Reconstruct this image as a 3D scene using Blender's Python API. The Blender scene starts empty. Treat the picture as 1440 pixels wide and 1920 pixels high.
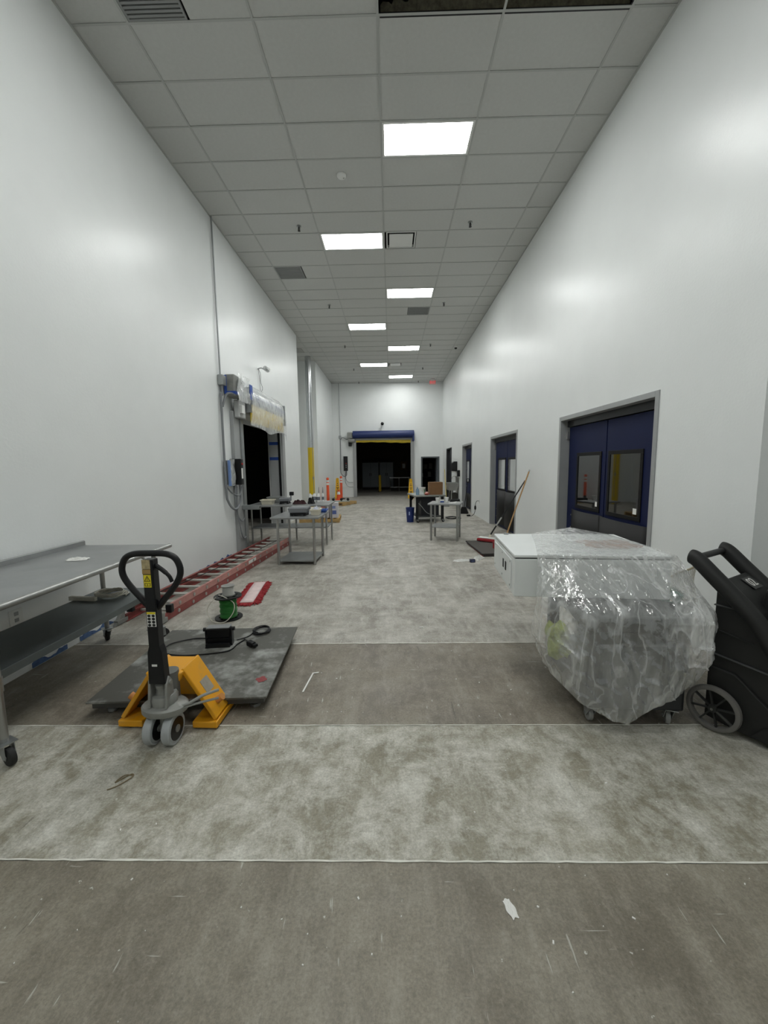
import bpy, bmesh, math, random
from mathutils import Vector, Matrix
random.seed(7)
S = bpy.context.scene
COL = S.collection
PI = math.pi
R = math.radians

# ------------------------------------------------------------------ camera
F_PX, PITCH, YAW, ROLL = 757.9, 0.11529, 0.018466, -0.01351
cam_d = bpy.data.cameras.new('camera'); cam = bpy.data.objects.new('camera', cam_d); COL.objects.link(cam)
fw = Vector((-math.sin(YAW)*math.cos(PITCH), math.cos(YAW)*math.cos(PITCH), -math.sin(PITCH)))
rt0 = Vector((math.cos(YAW), math.sin(YAW), 0)); up0 = rt0.cross(fw)
rt = rt0*math.cos(ROLL)+up0*math.sin(ROLL); up = -rt0*math.sin(ROLL)+up0*math.cos(ROLL)
cam.matrix_world = Matrix(((rt.x, up.x, -fw.x, 0), (rt.y, up.y, -fw.y, 0), (rt.z, up.z, -fw.z, 1.70), (0, 0, 0, 1)))
cam_d.sensor_fit = 'VERTICAL'; cam_d.sensor_height = 36; cam_d.lens = F_PX*36/1920
cam_d.clip_start = 0.05; cam_d.clip_end = 200
S.camera = cam

# ------------------------------------------------------------------ world, exposure, lamps' strength
wd = bpy.data.worlds.new('world'); S.world = wd; wd.use_nodes = True
wd.node_tree.nodes['Background'].inputs[0].default_value = (0, 0, 0, 1)
PANEL = 16.0           # emission of each ceiling light panel
S.view_settings.view_transform = 'Standard'; S.view_settings.look = 'None'
S.view_settings.exposure = 0.80; S.view_settings.gamma = 1
S.view_settings.use_curve_mapping = False

# ------------------------------------------------------------------ materials
MATS = {}
def srgb(c):
    if isinstance(c, str):
        c = tuple(int(c[i:i+2], 16)/255 for i in (0, 2, 4))
    return tuple((x/12.92 if x <= .04045 else ((x+.055)/1.055)**2.4) for x in c)+(1,)
def mat(name, col='808080', rough=.5, metal=0, var=0.0, vscale=6, bump=0, bscale=60, spec=None, ior=None, stretch=None, col2=None, thr=None, emit=0, coat=0):
    if name in MATS: return MATS[name]
    m = bpy.data.materials.new(name); m.use_nodes = True; MATS[name] = m
    nt = m.node_tree; N = nt.nodes; L = nt.links; b = N['Principled BSDF']
    c = srgb(col)
    b.inputs['Base Color'].default_value = c; b.inputs['Roughness'].default_value = rough; b.inputs['Metallic'].default_value = metal
    if spec is not None: b.inputs['Specular IOR Level'].default_value = spec
    if ior: b.inputs['IOR'].default_value = ior
    if coat: b.inputs['Coat Weight'].default_value = coat
    if emit:
        b.inputs['Emission Color'].default_value = c; b.inputs['Emission Strength'].default_value = emit
    tc = N.new('ShaderNodeTexCoord'); mp = N.new('ShaderNodeMapping'); L.new(tc.outputs['Object'], mp.inputs[0])
    if stretch: mp.inputs['Scale'].default_value = stretch
    if var or col2:
        n = N.new('ShaderNodeTexNoise'); n.inputs['Scale'].default_value = vscale; n.inputs['Detail'].default_value = 6; n.inputs['Roughness'].default_value = .62
        L.new(mp.outputs[0], n.inputs['Vector'])
        r = N.new('ShaderNodeValToRGB'); L.new(n.outputs['Fac'], r.inputs[0])
        lo, hi = thr or (.3, .7)
        r.color_ramp.elements[0].position = lo; r.color_ramp.elements[1].position = hi
        if col2:
            r.color_ramp.elements[0].color = c; r.color_ramp.elements[1].color = srgb(col2)
        else:
            r.color_ramp.elements[0].color = tuple(x*(1-var) for x in c[:3])+(1,); r.color_ramp.elements[1].color = tuple(min(1, x*(1+var)) for x in c[:3])+(1,)
        L.new(r.outputs[0], b.inputs['Base Color'])
    if bump:
        n2 = N.new('ShaderNodeTexNoise'); n2.inputs['Scale'].default_value = bscale; n2.inputs['Detail'].default_value = 3
        L.new(mp.outputs[0], n2.inputs['Vector'])
        bp = N.new('ShaderNodeBump'); bp.inputs['Strength'].default_value = bump; bp.inputs['Distance'].default_value = .01
        L.new(n2.outputs['Fac'], bp.inputs['Height']); L.new(bp.outputs[0], b.inputs['Normal'])
    return m

def floor_mat(name, c_dark, c_mid, c_light, mott=1.6, light_amt=.5, speck=.5, streak=.3, rough=.55):
    m = bpy.data.materials.new(name); m.use_nodes = True; MATS[name] = m
    nt = m.node_tree; N = nt.nodes; L = nt.links; b = N['Principled BSDF']
    tc = N.new('ShaderNodeTexCoord')
    def noise(scale, det=6, rg=.6, stretch=None, rot=0, dist=0):
        mp = N.new('ShaderNodeMapping'); L.new(tc.outputs['Object'], mp.inputs[0])
        if stretch: mp.inputs['Scale'].default_value = stretch
        mp.inputs['Rotation'].default_value = (0, 0, rot)
        n = N.new('ShaderNodeTexNoise'); n.inputs['Scale'].default_value = scale; n.inputs['Detail'].default_value = det; n.inputs['Roughness'].default_value = rg; n.inputs['Distortion'].default_value = dist
        L.new(mp.outputs[0], n.inputs['Vector']); return n.outputs['Fac']
    def ramp(f, lo, hi, a=0., z=1.):
        r = N.new('ShaderNodeMapRange'); L.new(f, r.inputs['Value'])
        for k, v in zip(('From Min', 'From Max', 'To Min', 'To Max'), (lo, hi, a, z)): r.inputs[k].default_value = v
        return r.outputs[0]
    def mix(f, a, c):
        x = N.new('ShaderNodeMix'); x.data_type = 'RGBA'
        if hasattr(f, 'links'): L.new(f, x.inputs[0])
        else: x.inputs[0].default_value = f
        for s, v in ((x.inputs[6], a), (x.inputs[7], c)):
            if hasattr(v, 'links'): L.new(v, s)
            else: s.default_value = v
        return x.outputs[2]
    def mul(a, c):
        x = N.new('ShaderNodeMath'); x.operation = 'MULTIPLY'
        for s, v in ((x.inputs[0], a), (x.inputs[1], c)):
            if hasattr(v, 'links'): L.new(v, s)
            else: s.default_value = v
        return x.outputs[0]
    base = mix(ramp(noise(mott, 10, .72, dist=.15), .34, .66), srgb(c_dark), srgb(c_mid))
    pale = mul(ramp(noise(mott*2.1, 12, .78, dist=.25), .44, .64), light_amt)
    base = mix(pale, base, srgb(c_light))
    base = mix(mul(ramp(noise(5, 8, .7, (1, .18, 1), .35), .5, .72), streak), base, srgb(c_light))
    base = mix(mul(ramp(noise(4, 8, .7, (.2, 1, 1), -.2), .52, .75), streak), base, srgb(c_dark))
    grain = ramp(noise(80, 5, .8), .3, .7, .66, 1.26)
    hs = N.new('ShaderNodeHueSaturation'); L.new(base, hs.inputs['Color']); L.new(grain, hs.inputs['Value']); base = hs.outputs[0]
    # trowel swirls, scuffs and tyre marks
    base = mix(mul(ramp(noise(14, 6, .75, (1, .35, 1), .9), .52, .70), .35), base, srgb(c_light))
    base = mix(mul(ramp(noise(11, 7, .75, (.35, 1, 1), .5), .54, .72), .40), base, srgb(c_dark))
    base = mix(mul(ramp(noise(34, 5, .8), .55, .68), .30), base, srgb(c_light))
    # pale crumbs and splashes
    base = mix(mul(ramp(noise(31, 3, .55), .715, .74), speck), base, srgb('c9c8c0'))
    base = mix(mul(ramp(noise(9, 3, .5, (4.5, .45, 1), .55, .3), .705, .735), speck*.8), base, srgb('c4c3ba'))
    base = mix(mul(ramp(noise(8, 3, .5, (.4, 5, 1), .3, .3), .715, .745), speck*.8), base, srgb('c4c3ba'))
    base = mix(mul(ramp(noise(7, 3, .55, (3, .5, 1), -.7, .4), .70, .75), .4), base, srgb('3a3733'))
    L.new(base, b.inputs['Base Color'])
    L.new(ramp(noise(3, 6), .3, .7, rough-.08, rough+.12), b.inputs['Roughness'])
    bp = N.new('ShaderNodeBump'); bp.inputs['Strength'].default_value = .25; bp.inputs['Distance'].default_value = .004
    L.new(noise(60, 5, .7), bp.inputs['Height']); L.new(bp.outputs[0], b.inputs['Normal'])
    return m

def film_mat(name, alpha=.3, bump=.9, scale=14, tint='e6e9e8', rough=.12, cloud=.25, gloss=.08, crease=0):
    m = bpy.data.materials.new(name); m.use_nodes = True; MATS[name] = m
    nt = m.node_tree; N = nt.nodes; L = nt.links; b = N['Principled BSDF']; out = N['Material Output']
    b.inputs['Base Color'].default_value = srgb(tint); b.inputs['Roughness'].default_value = rough; b.inputs['Specular IOR Level'].default_value = 1.0
    tc = N.new('ShaderNodeTexCoord'); mp = N.new('ShaderNodeMapping'); L.new(tc.outputs['Object'], mp.inputs[0]); mp.inputs['Scale'].default_value = (1.6, 1.2, .55)
    n = N.new('ShaderNodeTexNoise'); n.inputs['Scale'].default_value = scale; n.inputs['Detail'].default_value = 3; n.inputs['Distortion'].default_value = .7; L.new(mp.outputs[0], n.inputs['Vector'])
    bp = N.new('ShaderNodeBump'); bp.inputs['Strength'].default_value = bump; bp.inputs['Distance'].default_value = .03; L.new(n.outputs['Fac'], bp.inputs['Height']); L.new(bp.outputs[0], b.inputs['Normal'])
    n2 = N.new('ShaderNodeTexNoise'); n2.inputs['Scale'].default_value = 5; n2.inputs['Detail'].default_value = 5; n2.inputs['Distortion'].default_value = 1.5; L.new(mp.outputs[0], n2.inputs['Vector'])
    r = N.new('ShaderNodeMapRange'); L.new(n2.outputs['Fac'], r.inputs[0]); r.inputs[1].default_value = .35; r.inputs[2].default_value = .7
    r.inputs[3].default_value = alpha; r.inputs[4].default_value = alpha+cloud
    if crease:
        n3 = N.new('ShaderNodeTexNoise'); n3.inputs['Scale'].default_value = 4.2; n3.inputs['Detail'].default_value = 2.5; n3.inputs['Distortion'].default_value = .8; L.new(mp.outputs[0], n3.inputs['Vector'])
        sb = N.new('ShaderNodeMath'); sb.operation = 'SUBTRACT'; L.new(n3.outputs['Fac'], sb.inputs[0]); sb.inputs[1].default_value = .5
        ab = N.new('ShaderNodeMath'); ab.operation = 'ABSOLUTE'; L.new(sb.outputs[0], ab.inputs[0])
        cr = N.new('ShaderNodeMapRange'); L.new(ab.outputs[0], cr.inputs[0]); cr.inputs[1].default_value = 0; cr.inputs[2].default_value = .04; cr.inputs[3].default_value = crease; cr.inputs[4].default_value = 0
        sm = N.new('ShaderNodeMath'); sm.operation = 'ADD'; L.new(r.outputs[0], sm.inputs[0]); L.new(cr.outputs[0], sm.inputs[1]); r = sm
    lw = N.new('ShaderNodeLayerWeight'); lw.inputs[0].default_value = .35
    ad = N.new('ShaderNodeMath'); ad.operation = 'MULTIPLY_ADD'; L.new(lw.outputs['Facing'], ad.inputs[0]); ad.inputs[1].default_value = .35; L.new(r.outputs[0], ad.inputs[2]); ad.use_clamp = True
    t = N.new('ShaderNodeBsdfTransparent'); mx = N.new('ShaderNodeMixShader')
    L.new(ad.outputs[0], mx.inputs[0]); L.new(t.outputs[0], mx.inputs[1]); L.new(b.outputs[0], mx.inputs[2]); 
    gl = N.new('ShaderNodeBsdfGlossy'); gl.inputs['Roughness'].default_value = .06; L.new(bp.outputs[0], gl.inputs['Normal'])
    mx2 = N.new('ShaderNodeMixShader'); mx2.inputs[0].default_value = gloss; L.new(mx.outputs[0], mx2.inputs[1]); L.new(gl.outputs[0], mx2.inputs[2])
    L.new(mx2.outputs[0], out.inputs['Surface'])
    return m

M_WALL = mat('wall_paint', 'e6e9e8', .33, var=.02, vscale=1.5, bump=.10, bscale=45, spec=.5)
M_TILE = mat('ceiling_tile', 'c7c8c5', .85, var=.03, vscale=25, bump=.25, bscale=220)
M_TEE = mat('ceiling_tee', 'b4b6b3', .6)
M_LIGHT = mat('light_diffuser', 'f8faf8', .5, emit=PANEL)
M_WHITE = mat('white_plastic', 'e2e3e0', .4)
M_STEEL = mat('stainless', 'a7a8a6', .34, .9, var=.12, vscale=4, bump=.05, bscale=120, stretch=(1, 1, .3))
M_STEELTOP = mat('stainless_top', '9c9e9e', .36, .6, var=.16, vscale=2.2, bump=.03, bscale=60)
M_GALV = mat('galvanised', '9da0a0', .42, .75, var=.1, vscale=5)
M_FRAME = mat('frame_grey_paint', 'a2a4a4', .45, .2, var=.05, vscale=3)
M_BLACK = mat('black_plastic', '131416', .42, spec=.35)
M_BLACKM = mat('black_metal', '111317', .35, .2)
M_RUBBER = mat('rubber', '1b1b1b', .7)
M_NAVY = mat('navy_door', '0b163c', .6, var=.08, vscale=2, spec=.25)
M_KICK = mat('kick_plate', '141414', .55, spec=.2)
M_GLASS = film_mat('clear_glass', alpha=.04, bump=0, cloud=0, rough=.02)
M_PANE = mat('window_pane', '0a0b0c', .03, ior=1.9)
M_DARK = mat('dark_room', '2c2c2a', .9)
M_VDARK = mat('unlit_room_black', '121413', .9)  # near-black base colour puts the darkness of unlit rooms into the surface
M_YEL = mat('jack_yellow', 'e3a017', .45, var=.12, vscale=9, col2='c79a4c', thr=(.52, .8))
M_YELSIGN = mat('sign_yellow', 'e9b414', .45)
M_ORANGE = mat('orange_plastic', 'e2552a', .5)
M_RED = mat('ladder_red', '8e4744', .5, var=.18, vscale=10)
M_REDL = mat('ladder_red_pale', 'b8827b', .5, var=.14, vscale=12)
M_REDMOP = mat('mop_red', '9a2b30', .9)
M_GREEN = mat('wire_green', '2f7a33', .55, var=.25, vscale=60, stretch=(.2, .2, 3))
M_CREAM = mat('cream_cable', 'd6d1c4', .5)
M_BEIGE = mat('beige_plastic', 'd8d2bf', .5)
M_BLUE = mat('blue_plastic', '1b2f6e', .45)
M_TAPE = mat('blue_tape', '2c4fa0', .6)
M_WTAPE = mat('wall_tape', '4d6791', .65, var=.3, vscale=25)
M_ROLLBLUE = mat('roll_fabric_blue', '1d2f63', .45)
M_ROLLYEL = mat('roll_fabric_yellow', 'ddc03a', .5, var=.12, vscale=8)
M_CARD = mat('cardboard', '7d5c3c', .8, var=.06, vscale=8)
M_WOOD = mat('pallet_wood', 'b0925f', .8, var=.2, vscale=6, stretch=(1, .3, 1))
M_HANDLE = mat('wood_handle', 'a58052', .55, var=.1, vscale=14)
M_CAST = mat('cast_grey', '8f908c', .5, .3, var=.1, vscale=14)
M_WHEELG = mat('wheel_grey', 'a3a7a8', .5, var=.06, vscale=12)
M_ENCL = mat('enclosure_white', 'e4e8e7', .35, var=.03, vscale=3)
M_SCALE = mat('scale_plate', '5c5c56', .5, .25, col2='b4b6b2', var=.1, vscale=4.5, thr=(.50, .76), bump=.06, bscale=40)
M_SCALESIDE = mat('scale_side', '4c4c49', .5, .35)
M_MACH = mat('machine_black', '161716', .6, var=.12, vscale=7, bump=.06, bscale=90)
M_CARTBLK = mat('cart_black', '25272a', .55)
M_PAPER = mat('paper_white', 'e4e4e0', .8)
M_HIVIS = mat('hivis_yellow', '9fae45', .75, var=.15, vscale=9)
M_FILM = film_mat('plastic_film', alpha=.10, bump=.3, scale=20, cloud=.28, gloss=.16, tint='f2f4f3', crease=.22)
M_FILM2 = film_mat('plastic_film_door', alpha=.15, bump=.25, scale=7, cloud=.3, rough=.25, gloss=.06, crease=.2)
M_INK = mat('dark_print', '1a1a1a', .6)
M_ALU = mat('aluminium', 'b4b4b0', .38, .85)

# ------------------------------------------------------------------ mesh helpers
class MB:
    def __init__(s): s.v = []; s.f = []
    def add(s, vs, fs):
        o = len(s.v); s.v += [tuple(p) for p in vs]; s.f += [tuple(i+o for i in f) for f in fs]; return s
    def bx(s, x0, x1, y0, y1, z0, z1):
        v = [(x, y, z) for z in (z0, z1) for y in (y0, y1) for x in (x0, x1)]
        return s.add(v, [(0, 2, 3, 1), (4, 5, 7, 6), (0, 1, 5, 4), (2, 6, 7, 3), (0, 4, 6, 2), (1, 3, 7, 5)])
    def box(s, c, d, M=None):
        h = [x/2 for x in d]
        v = [Vector((sx*h[0], sy*h[1], sz*h[2])) for sz in (-1, 1) for sy in (-1, 1) for sx in (-1, 1)]
        if M is not None: v = [M @ p for p in v]
        c = Vector(c)
        return s.add([c+p for p in v], [(0, 2, 3, 1), (4, 5, 7, 6), (0, 1, 5, 4), (2, 6, 7, 3), (0, 4, 6, 2), (1, 3, 7, 5)])
    def beam(s, p0, p1, w, h, upv=(0, 0, 1)):
        p0 = Vector(p0); p1 = Vector(p1); d = (p1-p0).normalized(); u = Vector(upv)
        a = d.cross(u).normalized()*w/2; b = a.cross(d).normalized()*h/2
        v = [p+sa*a+sb*b for p in (p0, p1) for sa, sb in ((-1, -1), (1, -1), (1, 1), (-1, 1))]
        return s.add(v, [(0, 1, 2, 3), (7, 6, 5, 4), (0, 4, 5, 1), (1, 5, 6, 2), (2, 6, 7, 3), (3, 7, 4, 0)])
    def cyl(s, p0, p1, r0, r1=None, n=16, caps=True):
        r1 = r0 if r1 is None else r1
        p0 = Vector(p0); p1 = Vector(p1); d = (p1-p0).normalized()
        a = d.orthogonal().normalized(); b = d.cross(a)
        vs = []
        for p, r in ((p0, r0), (p1, r1)):
            for i in range(n):
                t = 2*PI*i/n; vs.append(p+(a*math.cos(t)+b*math.sin(t))*r)
        fs = [(i, (i+1) % n, n+(i+1) % n, n+i) for i in range(n)]
        if caps: fs += [tuple(range(n-1, -1, -1)), tuple(range(n, 2*n))]
        return s.add(vs, fs)
    def tube(s, pts, r, n=8, closed=False):
        P = [Vector(p) for p in pts]; m = len(P); vs = []; prev = None
        for i, p in enumerate(P):
            if closed: t = P[(i+1) % m]-P[i-1]
            else: t = P[min(i+1, m-1)]-P[max(i-1, 0)]
            t.normalize()
            if prev is None: a = t.orthogonal().normalized()
            else:
                a = prev-t*prev.dot(t)
                a = a.normalized() if a.length > 1e-6 else t.orthogonal().normalized()
            prev = a; b = t.cross(a)
            rr = r[i] if isinstance(r, (list, tuple)) else r
            for k in range(n):
                q = 2*PI*k/n; vs.append(p+(a*math.cos(q)+b*math.sin(q))*rr)
        fs = []
        for i in range(m if closed else m-1):
            j = (i+1) % m
            for k in range(n): fs.append((i*n+k, i*n+(k+1) % n, j*n+(k+1) % n, j*n+k))
        if not closed: fs += [tuple(range(n-1, -1, -1)), tuple((m-1)*n+k for k in range(n))]
        return s.add(vs, fs)
    def lathe(s, prof, c=(0, 0, 0), n=24, axis=None, sx=1, sy=1):
        vs = []; c = Vector(c)
        for r, z in prof:
            for i in range(n):
                t = 2*PI*i/n; p = Vector((r*math.cos(t)*sx, r*math.sin(t)*sy, z))
                if axis == 'x': p = Vector((p.z, p.x, p.y))
                elif axis == 'y': p = Vector((p.x, p.z, p.y))
                vs.append(c+p)
        m = len(prof); fs = []
        for j in range(m-1):
            for i in range(n):
                fs.append((j*n+i, j*n+(i+1) % n, (j+1)*n+(i+1) % n, (j+1)*n+i))
        if prof[0] == prof[-1]: return s.add(vs, fs)
        if prof[0][0] > 1e-5: fs.append(tuple(range(n-1, -1, -1)))
        if prof[-1][0] > 1e-5: fs.append(tuple((m-1)*n+i for i in range(n)))
        return s.add(vs, fs)
    def prism(s, poly, d0, d1, plane='xz'):
        def P(a, b, d):
            return {'xz': (a, d, b), 'xy': (a, b, d), 'yz': (d, a, b)}[plane]
        n = len(poly); vs = [P(a, b, d0) for a, b in poly]+[P(a, b, d1) for a, b in poly]
        return s.add(vs, [tuple(range(n)), tuple(range(2*n-1, n-1, -1))]+[(i, n+i, n+(i+1) % n, (i+1) % n) for i in range(n)])
    def grid(s, rows):
        n = len(rows[0]); vs = [p for r in rows for p in r]
        return s.add(vs, [(j*n+i, j*n+i+1, (j+1)*n+i+1, (j+1)*n+i) for j in range(len(rows)-1) for i in range(n-1)])
    def mesh(s, name, m, smooth=True, ang=35):
        me = bpy.data.meshes.new(name); me.from_pydata(s.v, [], s.f); me.validate()
        bm = bmesh.new(); bm.from_mesh(me); bmesh.ops.recalc_face_normals(bm, faces=bm.faces[:]); bm.to_mesh(me); bm.free()
        me.materials.append(m)
        if smooth:
            me.polygons.foreach_set('use_smooth', [True]*len(me.polygons)); me.set_sharp_from_angle(angle=R(ang))
        return me
    def build(s, name, m, parent=None, smooth=True, bevel=0, loc=None, rz=0, solid=0):
        o = bpy.data.objects.new(name, s.mesh(name, m, smooth)); COL.objects.link(o)
        if parent: o.parent = parent
        if loc is not None: o.location = loc
        if rz: o.rotation_euler = (0, 0, rz)
        if solid:
            md = o.modifiers.new('solid', 'SOLIDIFY'); md.thickness = solid
        if bevel:
            md = o.modifiers.new('bevel', 'BEVEL'); md.width = bevel; md.segments = 2; md.limit_method = 'ANGLE'; md.angle_limit = R(40)
        return o

def share(o, name, parent=None, loc=None, rot=None):
    c = o.copy(); c.name = name; COL.objects.link(c)
    c.parent = parent if parent else o.parent
    if loc is not None: c.location = loc
    if rot is not None: c.rotation_euler = rot
    return c
def tag(o, label, cat=None, group=None, kind=None):
    o['label'] = label
    if cat: o['category'] = cat
    if group: o['group'] = group
    if kind: o['kind'] = kind
    return o
def thing(name, label, cat, loc=(0, 0, 0), rz=0, group=None, kind=None):
    o = bpy.data.objects.new(name, None); COL.objects.link(o); o.empty_display_size = .1
    o.location = loc; o.rotation_euler = (0, 0, rz)
    return tag(o, label, cat, group, kind)
def struct(mb, name, m, label, cat, smooth=False, bevel=0):
    return tag(mb.build(name, m, smooth=smooth, bevel=bevel), label, cat, kind='structure')
def spline(pts, k=8, closed=False):
    P = [Vector(p) for p in pts]; n = len(P); out = []
    for i in range(n if closed else n-1):
        if closed: a, b, c, d = P[i-1], P[i], P[(i+1) % n], P[(i+2) % n]
        else: a, b, c, d = P[max(i-1, 0)], P[i], P[i+1], P[min(i+2, n-1)]
        for j in range(k):
            t = j/k
            out.append(.5*((2*b)+(c-a)*t+(2*a-5*b+4*c-d)*t*t+(3*b-a-3*c+d)*t**3))
    if not closed: out.append(P[-1])
    return out
def text_mesh(body, size, m, name, parent, M, ext=.0008):
    cu = bpy.data.curves.new('t', 'FONT'); cu.body = body; cu.size = size; cu.extrude = ext; cu.align_x = 'CENTER'; cu.align_y = 'CENTER'
    tmp = bpy.data.objects.new('t', cu); COL.objects.link(tmp)
    bpy.context.view_layer.update()
    me = bpy.data.meshes.new_from_object(tmp.evaluated_get(bpy.context.evaluated_depsgraph_get()))
    bpy.data.objects.remove(tmp); bpy.data.curves.remove(cu)
    me.transform(M); me.materials.clear(); me.materials.append(m)
    o = bpy.data.objects.new(name, me); COL.objects.link(o); o.parent = parent
    return o
def jit(a): return random.uniform(-a, a)

# ================================================================== SETTING
ZC = 6.03; XL = -3.10; XR = 2.80; YF = 22.0; YB = -3.0; XR2 = 4.2; YC = 3.14; ZT = 6.9
# ---- floor: concrete slabs on a base
fl = struct(MB().bx(-8, 8, -13.4, 31.4, -.3, -.025), 'floor', mat('floor_base', 'b9b8ae', .8), 'dusty worn concrete floor running the length of the hall', 'floor')
FA = floor_mat('concrete_near', '6b6558', '8a8374', 'aaa598', 1.3, .4, .8, .4, .5)
FB = floor_mat('concrete_pale', '7f7a69', 'a29e8f', 'd6d5cc', 1.9, .85, .6, .6, .6)
FC = floor_mat('concrete_brown', '665e52', '837b6d', 'ada79a', 1.5, .35, .9, .35, .5)
FD = floor_mat('concrete_mid', '7f7a70', 'a29e93', 'd2d0c7', 1.2, .6, 1.0, .55, .5)
FE = floor_mat('concrete_far', '827e76', 'a09c94', 'c6c4bc', 1.5, .4, .9, .3, .5)
J = [(-13.0, 1.56, FA), (1.56, 2.48, FB), (2.48, 3.71, FC), (3.71, 17.56, FD), (17.56, 22.0, FE), (22.0, 31.0, FE)]
def wob_slab(y0, y1, m):
    mb = MB(); n = 90; x0, x1 = -7.5, 5.5
    e0 = [(x0+(x1-x0)*i/n, y0+.002+jit(.0035), 0) for i in range(n+1)]
    e1 = [(x0+(x1-x0)*i/n, y1-.002+jit(.0035), 0) for i in range(n+1)]
    lo0 = [(a, b, -.024) for a, b, c in e0]; lo1 = [(a, b, -.024) for a, b, c in e1]
    mb.grid([lo0, e0, e1, lo1]); return mb.build('concrete_slab', m, fl, smooth=False)
for y0, y1, m in J: wob_slab(y0, y1, m)
# pale joint filler lines, slightly ragged
def joint(y, w, m, seed):
    random.seed(seed); n = 140
    a = [(-3.09+5.88*i/n, y-w*random.uniform(.25, 1), .0012) for i in range(n+1)]
    b = [(-3.09+5.88*i/n, y+w*random.uniform(.1, .9), .0012) for i in range(n+1)]
    return MB().grid([a, b]).build('joint_filler', m, fl, smooth=False, solid=-.002)
M_JOINT = mat('joint_pale', 'dcdbd2', .8, var=.15, vscale=12)
joint(1.56, .006, M_JOINT, 1); joint(2.48, .005, M_JOINT, 2); joint(3.71, .010, M_JOINT, 3); joint(17.56, .02, M_JOINT, 4)
random.seed(11)

# ---- walls
WT = .35
def wallx(x0, x1, y0, y1, ops, top=ZT):
    mb = MB(); ys = y0
    for a, b, h in sorted(ops):
        mb.bx(x0, x1, ys, a, 0, top); mb.bx(x0, x1, a, b, h, top); ys = b
    mb.bx(x0, x1, ys, y1, 0, top); return mb
OL = (8.33, 11.45, 2.70)
AL0, AL1, XA = 13.96, 17.33, -4.35
wl = wallx(XL-WT, XL, YB, AL0, [OL])
wl.bx(XL-WT, XL, AL1, YF, 0, ZT)
struct(wl, 'wall_left', M_WALL, 'long glossy white wall on the left with the dark roll-up opening', 'wall')
wa = MB().bx(XA-.2, XA, AL0-.35, AL1+.35, 0, ZT).bx(XA, XL-WT, AL0-.2, AL0, 0, ZT).bx(XA, XL-WT, AL1, AL1+.2, 0, ZT)
struct(wa, 'wall_alcove', M_WALL, 'white walls of the alcove behind the yellow-based column', 'wall')
DR = [(4.35, 6.85, 2.44), (9.10, 11.50, 2.44), (14.12, 16.00, 2.44), (18.80, 20.60, 2.48)]
struct(wallx(XR, XR+.3, YC, YF, DR), 'wall_right', M_WALL, 'long glossy white wall on the right with the navy doors', 'wall')
wr = MB().bx(XR+.3, XR2, YC, YC+.2, 0, ZT).bx(XR2, XR2+.2, YB, YC+.2, 0, ZT)
struct(wr, 'wall_return', M_WALL, 'shaded white wall turning away at the right edge', 'wall')
wf = MB(); F1 = (-1.88, 1.10, 3.05); F2 = (1.68, 2.56, 2.08)
wf.bx(-4.6, F1[0], YF, YF+.25, 0, ZT).bx(F1[0], F1[1], YF, YF+.25, F1[2], ZT).bx(F1[1], F2[0], YF, YF+.25, 0, ZT).bx(F2[0], F2[1], YF, YF+.25, F2[2], ZT).bx(F2[1], 4.6, YF, YF+.25, 0, ZT)
struct(wf, 'wall_far', M_WALL, 'white end wall with the blue-drum roll-up door', 'wall')
struct(MB().bx(XL-WT, XR2+.2, YB-.2, YB, 0, ZT), 'wall_back', M_WALL, 'white wall closing the hall behind the viewpoint', 'wall')
# dark rooms behind the openings
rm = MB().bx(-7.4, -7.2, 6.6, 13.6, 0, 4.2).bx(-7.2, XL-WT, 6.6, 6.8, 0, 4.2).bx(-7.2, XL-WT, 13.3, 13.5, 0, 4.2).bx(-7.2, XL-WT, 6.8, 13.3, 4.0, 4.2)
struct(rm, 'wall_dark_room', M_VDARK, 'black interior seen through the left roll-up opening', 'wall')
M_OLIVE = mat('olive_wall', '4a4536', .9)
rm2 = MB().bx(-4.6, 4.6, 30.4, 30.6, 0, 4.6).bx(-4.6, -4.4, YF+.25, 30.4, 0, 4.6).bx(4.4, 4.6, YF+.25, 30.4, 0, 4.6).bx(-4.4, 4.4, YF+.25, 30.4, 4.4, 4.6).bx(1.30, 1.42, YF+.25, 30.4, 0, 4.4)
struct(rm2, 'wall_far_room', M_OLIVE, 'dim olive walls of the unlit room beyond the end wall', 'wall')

sr = MB().bx(6.0, 6.2, 8.4, 18.2, 0, 3.4).bx(XR+.3, 6.0, 8.4, 8.6, 0, 3.4).bx(XR+.3, 6.0, 18.0, 18.2, 0, 3.4).bx(XR+.3, 6.0, 8.6, 18.0, 3.2, 3.4)
struct(sr, 'wall_added_room', M_WALL, 'added white lit side room that brightens the windows of the farther navy doors', 'wall')  # room added and lit white so the farther door windows look bright
# ---- ceiling: deck, tee grid, tiles
cg = MB().bx(-4.6, XR2+.2, YB-.2, YF+.2, ZT, ZT+.1).bx(XL, XR2, YB, 3.20, ZC+.065, ZC+.09)
ceil = struct(cg, 'ceiling', mat('deck_dark', '3a3a38', .9), 'suspended ceiling of pale rectangular tiles in a tee grid', 'ceiling')
ceil.data.materials.append(M_TILE)
for i, p in enumerate(ceil.data.polygons):
    if p.center.z < 6.3: p.material_index = 1
X0, Y0, TW, TD = -.081, 4.4386, 1.22, .61
xs = [XL, X0-2*TW, X0-TW, X0, X0+TW, X0+2*TW, XR]
def cell(col, row):      # col -3..2 -> xs index col+3
    return xs[col+3], xs[col+4], Y0+row*TD, Y0+(row+1)*TD
lights = {(0, 2): 1, (-1, 6): 2, (0, 10): 3, (-1, 14): 4, (0, 18): 5, (-1, 22): 6, (0, 26): 7}
half = {(-2, -1): 'grille', (-2, 8): 'grille', (0, 12): 'grilleR', (0, 6): 'diff', (0, 22): 'diff'}
missing = {(0, -1), (1, -1)}
tile_mesh = {}
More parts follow.
